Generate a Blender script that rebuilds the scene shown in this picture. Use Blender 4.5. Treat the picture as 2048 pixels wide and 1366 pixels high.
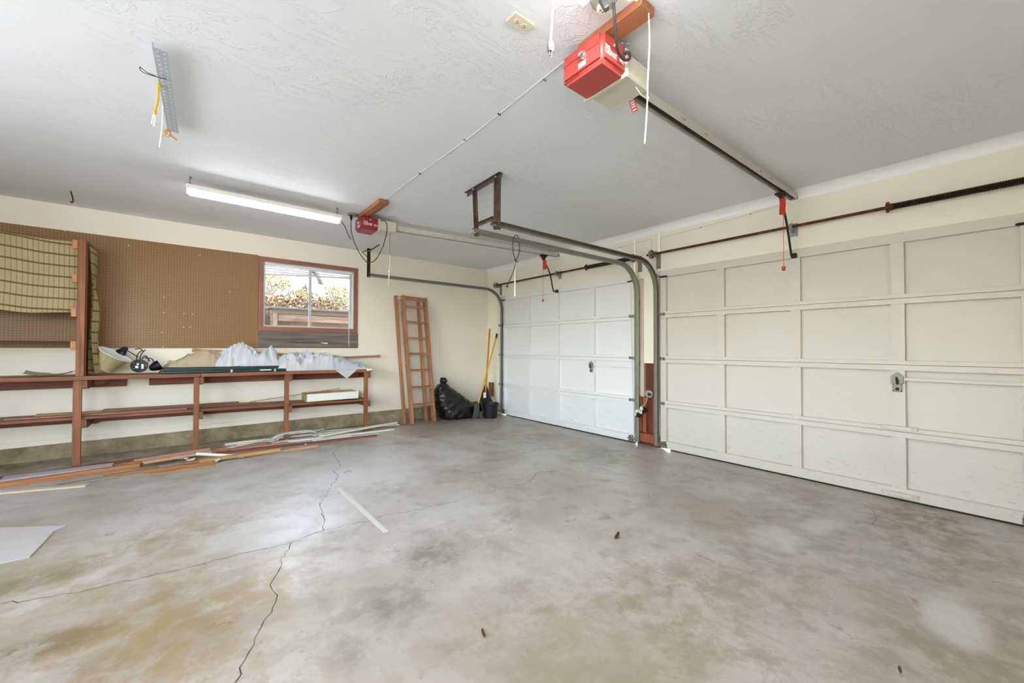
import bpy, bmesh, math, random
from mathutils import Vector, Matrix, noise
random.seed(7)
for o in list(bpy.data.objects): bpy.data.objects.remove(o, do_unlink=True)
scene = bpy.context.scene
C = scene.collection
V = Vector
PI = math.pi

# ------------------------------------------------------------------ camera
H = 2.675                      # ceiling height
SLOPE = 0.0095                 # the slab falls towards the garage doors
def fz(x): return -SLOPE * x
cam_d = bpy.data.cameras.new('camera'); cam = bpy.data.objects.new('camera', cam_d); C.objects.link(cam)
cam_d.sensor_fit = 'HORIZONTAL'; cam_d.sensor_width = 36.0; cam_d.lens = 36.0 * 789.763 / 2048
cam_d.clip_start = 0.02; cam_d.clip_end = 200
yaw, pit, rol = math.radians(39.3453), math.radians(0.8659), math.radians(0.1741)
fw = V((math.sin(yaw)*math.cos(pit), math.cos(yaw)*math.cos(pit), math.sin(pit)))
rt = V((math.cos(yaw), -math.sin(yaw), 0)); up = rt.cross(fw)
r2 = rt*math.cos(rol) + up*math.sin(rol); u2 = -rt*math.sin(rol) + up*math.cos(rol)
m3 = Matrix((r2, u2, -fw)).transposed()
cam.matrix_world = Matrix.Translation((-4.3958, -6.1002, 1.2097)) @ m3.to_4x4()
scene.camera = cam

# ------------------------------------------------------------------ world, sun, exposure
world = bpy.data.worlds.new('world'); scene.world = world; world.use_nodes = True
wn = world.node_tree.nodes; wl = world.node_tree.links
bg = wn['Background']
sky = wn.new('ShaderNodeTexSky'); sky.sky_type = 'NISHITA'; sky.sun_disc = False
sky.sun_elevation = math.radians(48); sky.sun_rotation = math.radians(60); sky.air_density = 1.0; sky.dust_density = 2.0
hsv = wn.new('ShaderNodeHueSaturation'); hsv.inputs['Saturation'].default_value = 0.6
wl.new(sky.outputs[0], hsv.inputs['Color']); wl.new(hsv.outputs[0], bg.inputs[0])
bg.inputs[1].default_value = 1.75
sun_d = bpy.data.lights.new('sun', 'SUN'); sun_d.energy = 1.8; sun_d.angle = math.radians(0.6); sun_d.color = (1, .95, .86)
sun = bpy.data.objects.new('sun', sun_d); C.objects.link(sun)
sun.rotation_euler = V((-0.50, -0.58, -0.66)).to_track_quat('-Z', 'Y').to_euler()   # from beyond the doors, high
scene.view_settings.view_transform = 'Standard'; scene.view_settings.look = 'None'
scene.view_settings.exposure = 1.18; scene.view_settings.gamma = 1.0; scene.view_settings.use_curve_mapping = False
LAMP_W = 140.0                  # strength of the lit ceiling lamp panels
TUBE_W = 15.0                  # strength of the lit fluorescent tube

# ------------------------------------------------------------------ mesh helpers
def add_box(bm, lo, hi, bev=0.0):
    lo, hi = V(lo), V(hi); c = (lo+hi)/2; s = hi-lo
    r = bmesh.ops.create_cube(bm, size=1, matrix=Matrix.Translation(c) @ Matrix.Diagonal((s.x, s.y, s.z, 1)))
    if bev: bmesh.ops.bevel(bm, geom=list({e for v in r['verts'] for e in v.link_edges}), offset=bev, segments=1, affect='EDGES')
def add_obox(bm, p0, p1, w, t, upv=(0,0,1), bev=0.0):
    """box along p0->p1, width w sideways, thickness t along up"""
    p0, p1 = V(p0), V(p1); d = p1-p0; L = d.length; x = d.normalized(); u = V(upv)
    y = u.cross(x); y = y.normalized() if y.length > 1e-6 else V((0,1,0)); z = x.cross(y)
    m = Matrix((x, y, z)).transposed().to_4x4(); m.translation = (p0+p1)/2
    r = bmesh.ops.create_cube(bm, size=1, matrix=m @ Matrix.Diagonal((L, w, t, 1)))
    if bev: bmesh.ops.bevel(bm, geom=list({e for v in r['verts'] for e in v.link_edges}), offset=bev, segments=1, affect='EDGES')
def frame_of(d):
    d = d.normalized(); a = V((0,0,1)) if abs(d.z) < .9 else V((1,0,0))
    x = a.cross(d).normalized(); return x, d.cross(x)
def add_tube(bm, pts, r, n=8, closed=False, flat=None):
    pts = [V(p) for p in pts]; N = len(pts); rings = []
    rr = r if isinstance(r, (list, tuple)) else [r]*N
    px = None
    for i, p in enumerate(pts):
        a = pts[(i-1) % N] if (closed or i > 0) else p
        b = pts[(i+1) % N] if (closed or i < N-1) else p
        d = (b-a)
        if d.length < 1e-9: d = V((0,0,1))
        if px is None: px, py = frame_of(d)
        else:
            dn = d.normalized(); px = (px - dn*px.dot(dn)); px = px.normalized() if px.length > 1e-6 else frame_of(d)[0]; py = dn.cross(px)
        rings.append([bm.verts.new(p + (px*math.cos(2*PI*k/n) + py*math.sin(2*PI*k/n))*rr[i]) for k in range(n)])
    for i in range(N if closed else N-1):
        A, B = rings[i], rings[(i+1) % N]
        for k in range(n): bm.faces.new((A[k], A[(k+1) % n], B[(k+1) % n], B[k]))
    if not closed:
        bm.faces.new(rings[0][::-1]); bm.faces.new(rings[-1])
def add_prism(bm, pts, vec):
    """polygon pts extruded by vec"""
    vec = V(vec); a = [bm.verts.new(V(p)) for p in pts]; b = [bm.verts.new(V(p)+vec) for p in pts]; n = len(pts)
    bm.faces.new(a[::-1]); bm.faces.new(b)
    for i in range(n): bm.faces.new((a[i], a[(i+1) % n], b[(i+1) % n], b[i]))
def add_lathe(bm, prof, base, axis, n=24, cap0=True, cap1=True):
    base = V(base); axis = V(axis).normalized(); x, y = frame_of(axis); rings = []
    for r, h in prof:
        rings.append([bm.verts.new(base + axis*h + (x*math.cos(2*PI*k/n) + y*math.sin(2*PI*k/n))*max(r, 1e-4)) for k in range(n)])
    for A, B in zip(rings, rings[1:]):
        for k in range(n): bm.faces.new((A[k], A[(k+1) % n], B[(k+1) % n], B[k]))
    if cap0: bm.faces.new(rings[0][::-1])
    if cap1: bm.faces.new(rings[-1])
def add_ball(bm, c, r, sub=2):
    bmesh.ops.create_icosphere(bm, subdivisions=sub, radius=r, matrix=Matrix.Translation(V(c)))
def sweep(bm, pts, section, ups):
    """closed 2-D section [(a,b)..] swept along pts; a along side vector, b along ups[i]"""
    rings = []
    N = len(pts); pts = [V(p) for p in pts]
    for i, p in enumerate(pts):
        d = (pts[min(i+1, N-1)] - pts[max(i-1, 0)]).normalized(); u = V(ups[i]); s = d.cross(u).normalized(); u = s.cross(d)
        rings.append([bm.verts.new(p + s*a + u*b) for a, b in section])
    n = len(section)
    for A, B in zip(rings, rings[1:]):
        for k in range(n): bm.faces.new((A[k], A[(k+1) % n], B[(k+1) % n], B[k]))
    bm.faces.new(rings[0][::-1]); bm.faces.new(rings[-1])

ABS = {}
def place(o, parent, at):
    ABS[o] = V(at)
    if parent is not None: o.parent = parent; o.location = V(at) - ABS[parent]
    else: o.location = V(at)
def obj(name, bm, mat, parent=None, smooth=False, **props):
    bmesh.ops.recalc_face_normals(bm, faces=bm.faces)
    me = bpy.data.meshes.new(name)
    lo = V((min(v.co.x for v in bm.verts), min(v.co.y for v in bm.verts), min(v.co.z for v in bm.verts)))
    hi = V((max(v.co.x for v in bm.verts), max(v.co.y for v in bm.verts), max(v.co.z for v in bm.verts)))
    at = V(((lo.x+hi.x)/2, (lo.y+hi.y)/2, lo.z))
    bmesh.ops.translate(bm, verts=bm.verts, vec=-at)
    bm.to_mesh(me); bm.free()
    if mat: me.materials.append(mat)
    if smooth:
        for p in me.polygons: p.use_smooth = True
        try: me.set_sharp_from_angle(angle=math.radians(40))
        except Exception: pass
    o = bpy.data.objects.new(name, me); C.objects.link(o); place(o, parent, at)
    for k, v in props.items(): o[k] = v
    return o
def B(): return bmesh.new()
def boxo(name, lo, hi, mat, parent=None, bev=0.0, **props):
    bm = B(); add_box(bm, lo, hi, bev); return obj(name, bm, mat, parent, **props)
def oboxo(name, p0, p1, w, t, mat, parent=None, upv=(0,0,1), bev=0.0, **props):
    """a box object whose local X runs along the piece, so that grain follows it"""
    p0, p1 = V(p0), V(p1); d = p1-p0; L = d.length; x = d.normalized(); u = V(upv)
    y = u.cross(x); y = y.normalized() if y.length > 1e-6 else V((0,1,0)); z = x.cross(y)
    bm = B(); add_box(bm, (-L/2, -w/2, -t/2), (L/2, w/2, t/2), bev)
    me = bpy.data.meshes.new(name); bm.to_mesh(me); bm.free(); me.materials.append(mat)
    o = bpy.data.objects.new(name, me); C.objects.link(o); place(o, parent, (p0+p1)/2)
    o.rotation_mode = 'QUATERNION'; o.rotation_quaternion = Matrix((x, y, z)).transposed().to_quaternion()
    for k, v in props.items(): o[k] = v
    return o
def tubeo(name, pts, r, mat, parent=None, n=8, closed=False, **props):
    bm = B(); add_tube(bm, pts, r, n, closed); return obj(name, bm, mat, parent, True, **props)
def thing(name, label, cat, at=(0,0,0), group=None):
    o = bpy.data.objects.new(name, None); C.objects.link(o); o.empty_display_size = .1; place(o, None, at)
    o['label'] = label; o['category'] = cat
    if group: o['group'] = group
    return o
def struct_root(name, at, label=None):
    o = bpy.data.objects.new(name, None); C.objects.link(o); o.empty_display_size = .1; place(o, None, at); o['kind'] = 'structure'
    if label: o['label'] = label
    return o
def tag(o, label, cat, group=None):
    o['label'] = label; o['category'] = cat
    if group: o['group'] = group
    return o
def catmull(P, k=8):
    P = [V(p) for p in P]; out = []
    for i in range(len(P)-1):
        p0, p1, p2, p3 = P[max(i-1,0)], P[i], P[i+1], P[min(i+2,len(P)-1)]
        for j in range(k):
            t = j/k
            out.append(.5*((2*p1)+(-p0+p2)*t+(2*p0-5*p1+4*p2-p3)*t*t+(-p0+3*p1-3*p2+p3)*t**3))
    out.append(P[-1]); return out

# ------------------------------------------------------------------ materials
def lin(c): return tuple(((x/12.92) if x <= .04045 else ((x+.055)/1.055)**2.4) for x in [k/255 for k in c]) + (1,)
class NT:
    def __init__(s, name):
        s.m = bpy.data.materials.new(name); s.m.use_nodes = True; s.t = s.m.node_tree; s.n = s.t.nodes; s.l = s.t.links
        s.p = s.n['Principled BSDF']; s.out = s.n['Material Output']
    def new(s, k, **kw):
        n = s.n.new(k)
        for a, b in kw.items(): setattr(n, a, b)
        return n
    def link(s, a, b): s.l.new(a, b)
    def pos(s):  return s.new('ShaderNodeNewGeometry').outputs['Position']
    def oc(s, rnd=True):
        tc = s.new('ShaderNodeTexCoord').outputs['Object']
        if not rnd: return tc
        oi = s.new('ShaderNodeObjectInfo'); mu = s.new('ShaderNodeMath', operation='MULTIPLY'); mu.inputs[1].default_value = 17.0
        s.link(oi.outputs['Random'], mu.inputs[0]); va = s.new('ShaderNodeVectorMath', operation='ADD')
        s.link(tc, va.inputs[0]); s.link(mu.outputs[0], va.inputs[1]); return va.outputs[0]
    def mapv(s, v, scale=(1,1,1), loc=(0,0,0), rot=(0,0,0)):
        m = s.new('ShaderNodeMapping'); s.link(v, m.inputs['Vector']); m.inputs['Scale'].default_value = scale
        m.inputs['Location'].default_value = loc; m.inputs['Rotation'].default_value = rot; return m.outputs[0]
    def noise(s, v, scale, detail=4, rough=.55, dist=0):
        n = s.new('ShaderNodeTexNoise'); s.link(v, n.inputs['Vector']); n.inputs['Scale'].default_value = scale
        n.inputs['Detail'].default_value = detail; n.inputs['Roughness'].default_value = rough; n.inputs['Distortion'].default_value = dist
        return n.outputs['Fac']
    def ramp(s, f, stops):
        r = s.new('ShaderNodeValToRGB'); s.link(f, r.inputs[0]); e = r.color_ramp.elements
        while len(e) < len(stops): e.new(.5)
        for x, (p, c) in zip(e, stops): x.position = p; x.color = c if len(c) == 4 else tuple(c)+(1,)
        return r.outputs[0]
    def rng(s, f, a, b, c=0, d=1, smooth=True):
        m = s.new('ShaderNodeMapRange'); s.link(f, m.inputs[0])
        if smooth: m.interpolation_type = 'SMOOTHSTEP'
        for i, x in enumerate((a, b, c, d)): m.inputs[i+1].default_value = x
        return m.outputs[0]
    def mix(s, f, a, b, mode='MIX'):
        m = s.new('ShaderNodeMix', data_type='RGBA', blend_type=mode)
        if isinstance(f, (int, float)): m.inputs[0].default_value = f
        else: s.link(f, m.inputs[0])
        for i, x in ((6, a), (7, b)):
            if isinstance(x, tuple): m.inputs[i].default_value = x
            else: s.link(x, m.inputs[i])
        return m.outputs[2]
    def math(s, op, a, b=0.0):
        m = s.new('ShaderNodeMath', operation=op)
        for i, x in enumerate((a, b)):
            if isinstance(x, (int, float)): m.inputs[i].default_value = x
            else: s.link(x, m.inputs[i])
        return m.outputs[0]
    def bump(s, h, st=.3, dist=.01):
        b = s.new('ShaderNodeBump'); b.inputs['Strength'].default_value = st; b.inputs['Distance'].default_value = dist
        s.link(h, b.inputs['Height']); s.link(b.outputs[0], s.p.inputs['Normal'])
    def set(s, col=None, rough=None, metal=None):
        if col is not None:
            if isinstance(col, tuple): s.p.inputs['Base Color'].default_value = col
            else: s.link(col, s.p.inputs['Base Color'])
        if rough is not None:
            if isinstance(rough, (int, float)): s.p.inputs['Roughness'].default_value = rough
            else: s.link(rough, s.p.inputs['Roughness'])
        if metal is not None: s.p.inputs['Metallic'].default_value = metal
        return s.m
def sc(c, k): return tuple(min(1, x*k) for x in c[:3]) + (1,)
def simple(name, rgb, rough=.55, metal=0, var=.12, scale=14, bump=0.0):
    t = NT(name); c = lin(rgb); f = t.noise(t.oc(), scale)
    t.set(t.mix(f, sc(c, 1-var), sc(c, 1+var)), rough, metal)
    if bump: t.bump(t.noise(t.oc(), scale*4), bump, .004)
    return t.m
def wood(name, dark, light, axis='x', rough=.6, fine=38):
    t = NT(name); s = {'x': (1.3, fine, fine), 'y': (fine, 1.3, fine), 'z': (fine, fine, 1.3)}[axis]
    v = t.oc(); g = t.noise(t.mapv(v, s), 1.0, 5, .6, .6); b = t.noise(v, 2.5, 3)
    c = t.ramp(g, [(.3, lin(dark)), (.7, lin(light))]); c = t.mix(t.rng(b, .35, .75, 0, .35), c, sc(lin(dark), .75))
    t.set(c, rough); t.bump(g, .25, .003); return t.m
def rusty(name, base, rust, amount=.5, rough=.55, metal=.6, scale=14):
    t = NT(name); f = t.noise(t.oc(), scale, 6, .65)
    t.set(t.mix(t.rng(f, amount-.12, amount+.12), lin(rust), lin(base)), rough, metal); return t.m

# --- floor concrete: mottled grey with oil, rust and water stains, plus painted-in window sheen and near-floor toning
def floor_mat():
    t = NT('concrete_slab'); P = t.pos()
    n1 = t.noise(P, .9, 5, .6, .3); n2 = t.noise(P, 4.5, 8, .68, .4); n3 = t.noise(P, 40, 5, .7)
    c = t.ramp(n1, [(.32, lin((150,140,121))), (.5, lin((175,168,156))), (.68, lin((194,190,183)))])
    c = t.mix(t.rng(n2, .48, .72, 0, .5), c, lin((132,124,110)))
    streak = t.noise(t.mapv(P, (7, 1.1, 1), rot=(0,0,.35)), 1.6, 5, .6, .2)
    c = t.mix(t.rng(streak, .56, .76, 0, .35), c, lin((140,133,120)))
    c = t.mix(t.rng(n3, .56, .74, 0, .5), c, lin((112,104,92)))
    c = t.mix(t.rng(t.noise(P, 1.7, 9, .75, .2), .56, .66, 0, .42), c, lin((206,204,200)))
    warp = t.noise(P, 2.2, 5, .65); mott = t.rng(t.noise(P, 7.5, 9, .72, .3), .40, .60, .22, 1.0)
    stains = [(-4.45,-3.95,.62,.42,(136,100,52),.62),(-4.10,-3.80,.45,.40,(150,132,88),.35),(-4.98,-3.09,.24,.10,(88,78,58),.7),
              (-4.85,-3.75,.20,.09,(80,64,44),.75),(-4.67,-2.86,.5,.16,(140,130,98),.5),(-3.66,-4.31,.18,.15,(98,94,88),.6),
              (-3.89,-4.48,.14,.14,(104,98,92),.5),(-3.09,-4.61,.20,.24,(120,110,92),.45),(-3.30,-4.08,.22,.20,(92,88,84),.55),
              (-.42,-5.85,.48,.38,(108,92,62),.8),(-.95,-6.0,.4,.3,(126,114,88),.6),(-.35,-5.0,.30,.9,(138,126,102),.6),
              (-.80,-4.35,.30,.35,(130,120,104),.45),(-.77,-3.2,.45,.35,(120,114,104),.55),(-2.11,-4.37,.06,.06,(120,108,88),.8),
              (-2.82,-5.2,.25,.28,(126,104,74),.5),(-2.1,-6.0,.3,.3,(134,112,76),.5),(-3.56,-2.64,.10,.20,(128,132,136),.55),
              (-2.35,-2.38,.13,.13,(128,128,128),.55),(-4.64,-1.42,.34,.10,(140,142,146),.6),(-1.2,-2.2,.6,.4,(140,136,128),.5),
              (-4.2,-.15,3.0,.42,(112,98,70),.95),(-.9,-.25,1.0,.35,(112,98,76),.7),(-3.0,-5.0,.7,.5,(160,148,124),.35),(-1.7,-5.5,1.3,1.0,(126,118,104),.55),(-4.55,-3.1,1.0,.75,(150,130,88),.62),(-3.1,-5.2,1.2,.5,(140,124,98),.5),(-4.35,-4.5,.5,.5,(148,128,88),.5)]  # broad last patches: stains, also used to darken an overlit near floor
    sep = t.new('ShaderNodeSeparateXYZ'); t.link(P, sep.inputs[0])
    for x, y, rx, ry, col, a in stains:
        dx = t.math('DIVIDE', t.math('SUBTRACT', sep.outputs[0], x), rx); dy = t.math('DIVIDE', t.math('SUBTRACT', sep.outputs[1], y), ry)
        d = t.math('SQRT', t.math('ADD', t.math('MULTIPLY', dx, dx), t.math('MULTIPLY', dy, dy)))
        d = t.math('ADD', d, t.math('MULTIPLY', t.math('SUBTRACT', warp, .5), 2.4))
        c = t.mix(t.math('MULTIPLY', t.rng(d, .25, 1.35, a, 0), mott), c, lin(col))
    for x, y, rx, ry, a in [(-1.74,-5.96,.30,.12,.5),(-1.03,-5.36,.20,.10,.4),(-1.5,-5.2,.22,.14,.3),(-3.9,-3.2,.5,.35,.35),(-2.9,-1.9,1.5,.9,.5)]:  # last entry: window light and its reflection painted on the far floor
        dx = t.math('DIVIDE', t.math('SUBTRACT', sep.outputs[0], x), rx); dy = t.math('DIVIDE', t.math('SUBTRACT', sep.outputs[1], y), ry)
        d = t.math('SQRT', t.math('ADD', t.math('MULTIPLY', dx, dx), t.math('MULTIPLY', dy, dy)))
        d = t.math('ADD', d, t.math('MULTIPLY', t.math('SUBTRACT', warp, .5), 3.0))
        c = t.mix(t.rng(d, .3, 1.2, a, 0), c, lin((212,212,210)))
    t.set(c, t.rng(n2, .3, .7, .27, .46)); t.bump(n3, .10, .004); return t.m
M = {}
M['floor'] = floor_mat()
def ceiling_mat():
    t = NT('skip_trowel_plaster'); P = t.pos()
    w = t.noise(t.mapv(P, (1, 2.6, 1), rot=(0,0,.5)), 2.6, 7, .66, .6); r = t.math('ABSOLUTE', t.math('SUBTRACT', w, .5))
    k = t.rng(r, 0, .03, 1, 0); mask = t.rng(t.noise(P, 1.1, 3), .42, .6)
    hgt = t.math('ADD', t.math('MULTIPLY', k, mask), t.math('MULTIPLY', t.noise(P, 9, 4), .7))
    t.set(t.mix(t.noise(P, .7, 3), lin((226,227,228)), lin((237,238,239))), .62); t.bump(hgt, .34, .011); return t.m
M['ceiling'] = ceiling_mat()
def wall_mat(name, a, b, bump=.14):
    t = NT(name); P = t.pos(); n = t.noise(P, 1.3, 4); s = t.noise(P, 30, 5, .7)
    c = t.mix(n, lin(a), lin(b)); c = t.mix(t.rng(s, .70, .78, 0, .25), c, lin((150,136,104)))
    t.set(c, .6); t.bump(t.noise(P, 11, 5), bump, .006); return t.m
M['wall'] = wall_mat('cream_wall_paint', (238,227,204), (245,237,219))
M['header'] = wall_mat('cream_header_plaster', (240,233,208), (248,243,226), .35)
def stem_mat():
    t = NT('rough_concrete_footing'); P = t.pos(); a = t.noise(P, 5, 6, .7); b = t.noise(P, 45, 5, .75)
    c = t.ramp(a, [(.3, lin((120,100,70))), (.55, lin((160,142,110))), (.75, lin((182,167,138)))])
    c = t.mix(t.rng(b, .56, .7, 0, .55), c, lin((80,70,54))); t.set(c, .9); t.bump(b, .6, .01); return t.m
M['stem'] = stem_mat()
def door_mat(name, ca, cb):
    t = NT(name); P = t.pos(); n = t.noise(P, .8, 4); s = t.noise(t.mapv(P, (1, 1, 6)), 14, 7, .75)
    c = t.mix(n, lin(ca), lin(cb))
    sep = t.new('ShaderNodeSeparateXYZ'); t.link(P, sep.inputs[0])
    low = t.rng(sep.outputs[2], .0, .75, 1, 0)
    c = t.mix(t.math('MULTIPLY', t.rng(s, .57, .68, 0, .8), t.math('ADD', t.math('MULTIPLY', low, .9), .06)), c, lin((150,138,112)))
    t.set(c, .5); t.bump(t.noise(t.mapv(P, (1,2,26)), 5, 4), .12, .004); return t.m
M['door'] = door_mat('worn_white_door_paint', (232,230,224), (242,241,238)); M['door_dim'] = door_mat('dimmed_white_door_paint', (208,200,182), (221,214,199))  # dimmer, warmer copy for the near door: its weaker daylight mixed into the paint
def peg_mat():
    t = NT('brown_pegboard'); P = t.pos(); sep = t.new('ShaderNodeSeparateXYZ'); t.link(P, sep.inputs[0])
    fx = t.math('SUBTRACT', t.math('FRACT', t.math('MULTIPLY', sep.outputs[0], -1/.0254)), .5)
    fy = t.math('SUBTRACT', t.math('FRACT', t.math('MULTIPLY', sep.outputs[2], 1/.0254)), .5)
    d = t.math('SQRT', t.math('ADD', t.math('MULTIPLY', fx, fx), t.math('MULTIPLY', fy, fy)))
    hole = t.rng(d, .13, .17, 1, 0); n = t.noise(P, 1.6, 4); f = t.noise(P, 60, 3)
    c = t.mix(n, lin((136,99,53)), lin((154,117,69))); c = t.mix(t.math('MULTIPLY', f, .3), c, lin((118,86,50)))
    c = t.mix(hole, c, lin((58,40,24))); t.set(c, t.rng(n, .3, .7, .42, .55)); t.bump(t.math('MULTIPLY', hole, -1), .4, .004); return t.m
M['peg'] = peg_mat()
def plaid_mat():
    t = NT('olive_plaid_cloth'); v = t.new('ShaderNodeTexCoord').outputs['UV']; sep = t.new('ShaderNodeSeparateXYZ'); t.link(v, sep.inputs[0])
    def stripe(ch, pitch, w): 
        f = t.math('FRACT', t.math('MULTIPLY', ch, 1/pitch)); return t.math('LESS_THAN', f, w)
    base = t.mix(t.noise(t.mapv(v, (1,1,1)), 6, 3), lin((230,213,164)), lin((240,226,186)))
    c = t.mix(t.math('MULTIPLY', stripe(sep.outputs[0], .0085, .45), .35), base, lin((170,140,84)))
    c = t.mix(t.math('MULTIPLY', stripe(sep.outputs[1], .0085, .45), .25), c, lin((180,156,98)))
    c = t.mix(t.math('MULTIPLY', stripe(sep.outputs[0], .0335, .22), .50), c, lin((150,128,76)))
    c = t.mix(t.math('MULTIPLY', stripe(sep.outputs[1], .107, .15), .9), c, lin((122,114,54)))
    t.set(c, .85); return t.m
M['plaid'] = plaid_mat()
M['redwood'] = wood('redwood', (104,60,34), (164,100,60))
M['redwood_l'] = wood('light_redwood', (138,80,50), (186,122,84))
M['redwood_y'] = wood('redwood_crosscut', (98,58,36), (152,96,62), 'y')
M['redwood_z'] = wood('redwood_upright', (106,62,36), (166,102,62), 'z')
M['bench_top'] = wood('stained_bench_boards', (112,80,46), (154,116,72), 'x')
M['ladder'] = wood('ladder_fir', (146,94,60), (192,136,96), 'x')
M['cleat'] = wood('pale_cleat', (178,112,76), (206,146,104), 'y')
M['amber'] = wood('amber_pine', (150,98,52), (196,146,86), 'x')
M['pink'] = wood('pinkish_pine', (190,142,112), (214,174,148), 'x')
M['tan'] = wood('tan_pine', (176,130,72), (206,164,106), 'x')
M['rose'] = wood('rose_cedar', (150,98,80), (192,142,122), 'x')
M['redbrown'] = wood('red_brown_cedar', (104,54,38), (150,86,62), 'x')
M['orange'] = wood('orange_pine', (158,98,52), (200,142,86), 'x')
M['pale'] = wood('pale_trim', (204,182,156), (226,208,186), 'x')
M['pale_z'] = wood('whitewashed_jamb', (196,176,152), (222,206,184), 'z')
M['greywood'] = wood('grey_lath', (136,126,110), (164,154,138), 'x')
M['weathered'] = wood('weathered_plank', (82,68,58), (142,124,112), 'x', .8, 26)
M['casing'] = wood('window_casing_wood', (134,88,70), (164,112,92), 'x')
M['casing_z'] = wood('window_casing_upright', (142,88,68), (176,116,92), 'z')
M['studs'] = wood('raw_stud', (126,62,34), (176,100,62), 'z')
M['stud_dark'] = wood('dark_red_sheathing', (84,36,18), (124,58,30), 'z')
M['lav'] = simple('lavender_grey_board', (186,176,182), .6)
M['pvc'] = simple('white_trim_strip', (226,222,206), .45, var=.06)
M['galv'] = simple('galvanised_steel', (150,153,150), .42, .3, .15, 20)
M['hingegrey'] = rusty('worn_hinge_steel', (150,148,140), (84,76,66), .5, .5, .3, 40)
M['stripmetal'] = simple('zinc_strip', (176,184,188), .45, .1, .08, 20)
M['track'] = simple('dull_galvanised_track', (134,132,114), .45, .25, .2, 12)
M['angle'] = rusty('brown_angle_iron', (112,98,84), (84,64,48), .5, .6, .4)
M['rust'] = rusty('rusted_steel_tube', (112,62,38), (76,40,24), .5, .6, .5)
M['spring'] = rusty('dark_coil_spring', (52,44,36), (92,60,34), .38, .5, .6, 20)
M['iron'] = simple('dark_iron', (50,46,40), .5, .6)
M['black'] = simple('black_plastic', (20,20,22), .5, var=.3)
M['blackrubber'] = simple('black_rubber', (20,20,20), .7)
M['cord'] = simple('dark_grey_cord', (52,52,48), .55)
M['whitecord'] = simple('white_cord', (236,232,220), .6, var=.05)
M['twine'] = simple('cream_twine', (232,220,186), .8, var=.1)
M['yellowrope'] = simple('yellow_nylon_rope', (222,178,44), .6)
M['orangerope'] = simple('orange_twine', (206,140,40), .7)
M['whiteenamel'] = simple('white_enamel', (228,224,212), .4, var=.05)
M['railgrey'] = simple('beige_grey_rail', (206,200,186), .4, 0, .08)
M['purewhite'] = simple('extra_white_strip', (251,251,250), .5, var=.02)
M['cream'] = simple('cream_enamel', (214,206,186), .45, var=.06)
M['red'] = simple('red_plastic_cover', (184,70,62), .38, var=.06)
M['maroon'] = simple('maroon_plastic_cover', (146,36,48), .38, var=.08)
M['redtag'] = simple('red_tag', (206,52,40), .5, var=.05)
M['whiteprint'] = simple('white_print', (238,228,220), .5, var=.03)
M['chrome'] = simple('chrome', (210,210,210), .18, .9, .05)
M['greytape'] = simple('masking_tape', (206,202,192), .7, var=.05)
M['socket'] = simple('ivory_socket', (222,212,186), .45, var=.04)
M['greybox'] = simple('grey_steel_box', (150,146,140), .5, .3)
M['green'] = simple('dark_green_enamel', (8,40,38), .4, 0, .2)
M['shade'] = simple('cream_lampshade', (216,204,160), .75, var=.1)
M['shadein'] = simple('white_lampshade_lining', (236,234,228), .6, var=.04)
M['tray'] = simple('grey_curled_sheet', (216,208,192), .5, var=.08)
M['canvas'] = simple('beige_canvas', (228,211,180), .9, var=.08, scale=6, bump=.15)
M['whitebox'] = simple('white_board', (232,228,218), .5, var=.03)
M['cardboard'] = simple('tan_board', (190,166,118), .8)
M['yellow'] = simple('yellow_enamel_handle', (226,178,40), .35, var=.05)
M['orangehandle'] = wood('varnished_handle', (190,122,36), (214,150,60), 'z', .35)
M['leaf'] = simple('dead_leaf', (120,84,48), .8, var=.3)
M['paper'] = simple('white_paper', (240,238,232), .7, var=.03)
M['aluminium'] = simple('aluminium_sash', (196,198,198), .4, .4, .06)
M['blind'] = simple('white_blind_vinyl', (232,234,234), .45, var=.04)
M['bluetape'] = simple('blue_tape', (84,100,150), .6)
M['crack'] = simple('crack_gap', (66,58,48), .95)
M['laminate'] = simple('pale_laminate', (190,183,176), .5, var=.06, scale=5)
M['weathergrey'] = simple('weathered_lid', (86,84,80), .8, var=.25, scale=20)
M['greyplastic'] = simple('grey_plastic', (176,176,174), .4, var=.06)
def plastic_mat():
    t = NT('white_poly_sheet'); n = t.noise(t.oc(), 7, 5, .6, .5)
    t.set(t.mix(n, lin((240,241,245)), lin((252,252,253))), .28); t.bump(t.noise(t.oc(), 22, 6, .65, .8), .35, .012); return t.m
M['poly'] = plastic_mat()
def bag_mat():
    t = NT('black_bag_film'); t.set(t.mix(t.noise(t.oc(), 5), lin((10,10,12)), lin((24,24,28))), .16)
    v = t.mapv(t.oc(), (1, 1, 1), rot=(0, .7, 0)); t.bump(t.noise(t.mapv(v, (3, 3, 16)), 2.2, 5, .6, .6), .6, .02); return t.m
M['bag'] = bag_mat()
def emit(name, rgb, st):
    t = NT(name); e = t.new('ShaderNodeEmission'); n = t.noise(t.oc(), 3, 2)
    t.link(t.mix(t.math('MULTIPLY', n, .04), lin(rgb), lin((255,255,255))), e.inputs[0]); e.inputs[1].default_value = st
    t.link(e.outputs[0], t.out.inputs[0]); return t.m
M['lamp_on'] = emit('lit_lamp_panel', (252,253,255), LAMP_W)
M['tube_on'] = emit('lit_fluorescent_tube', (246,250,255), TUBE_W)
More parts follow.
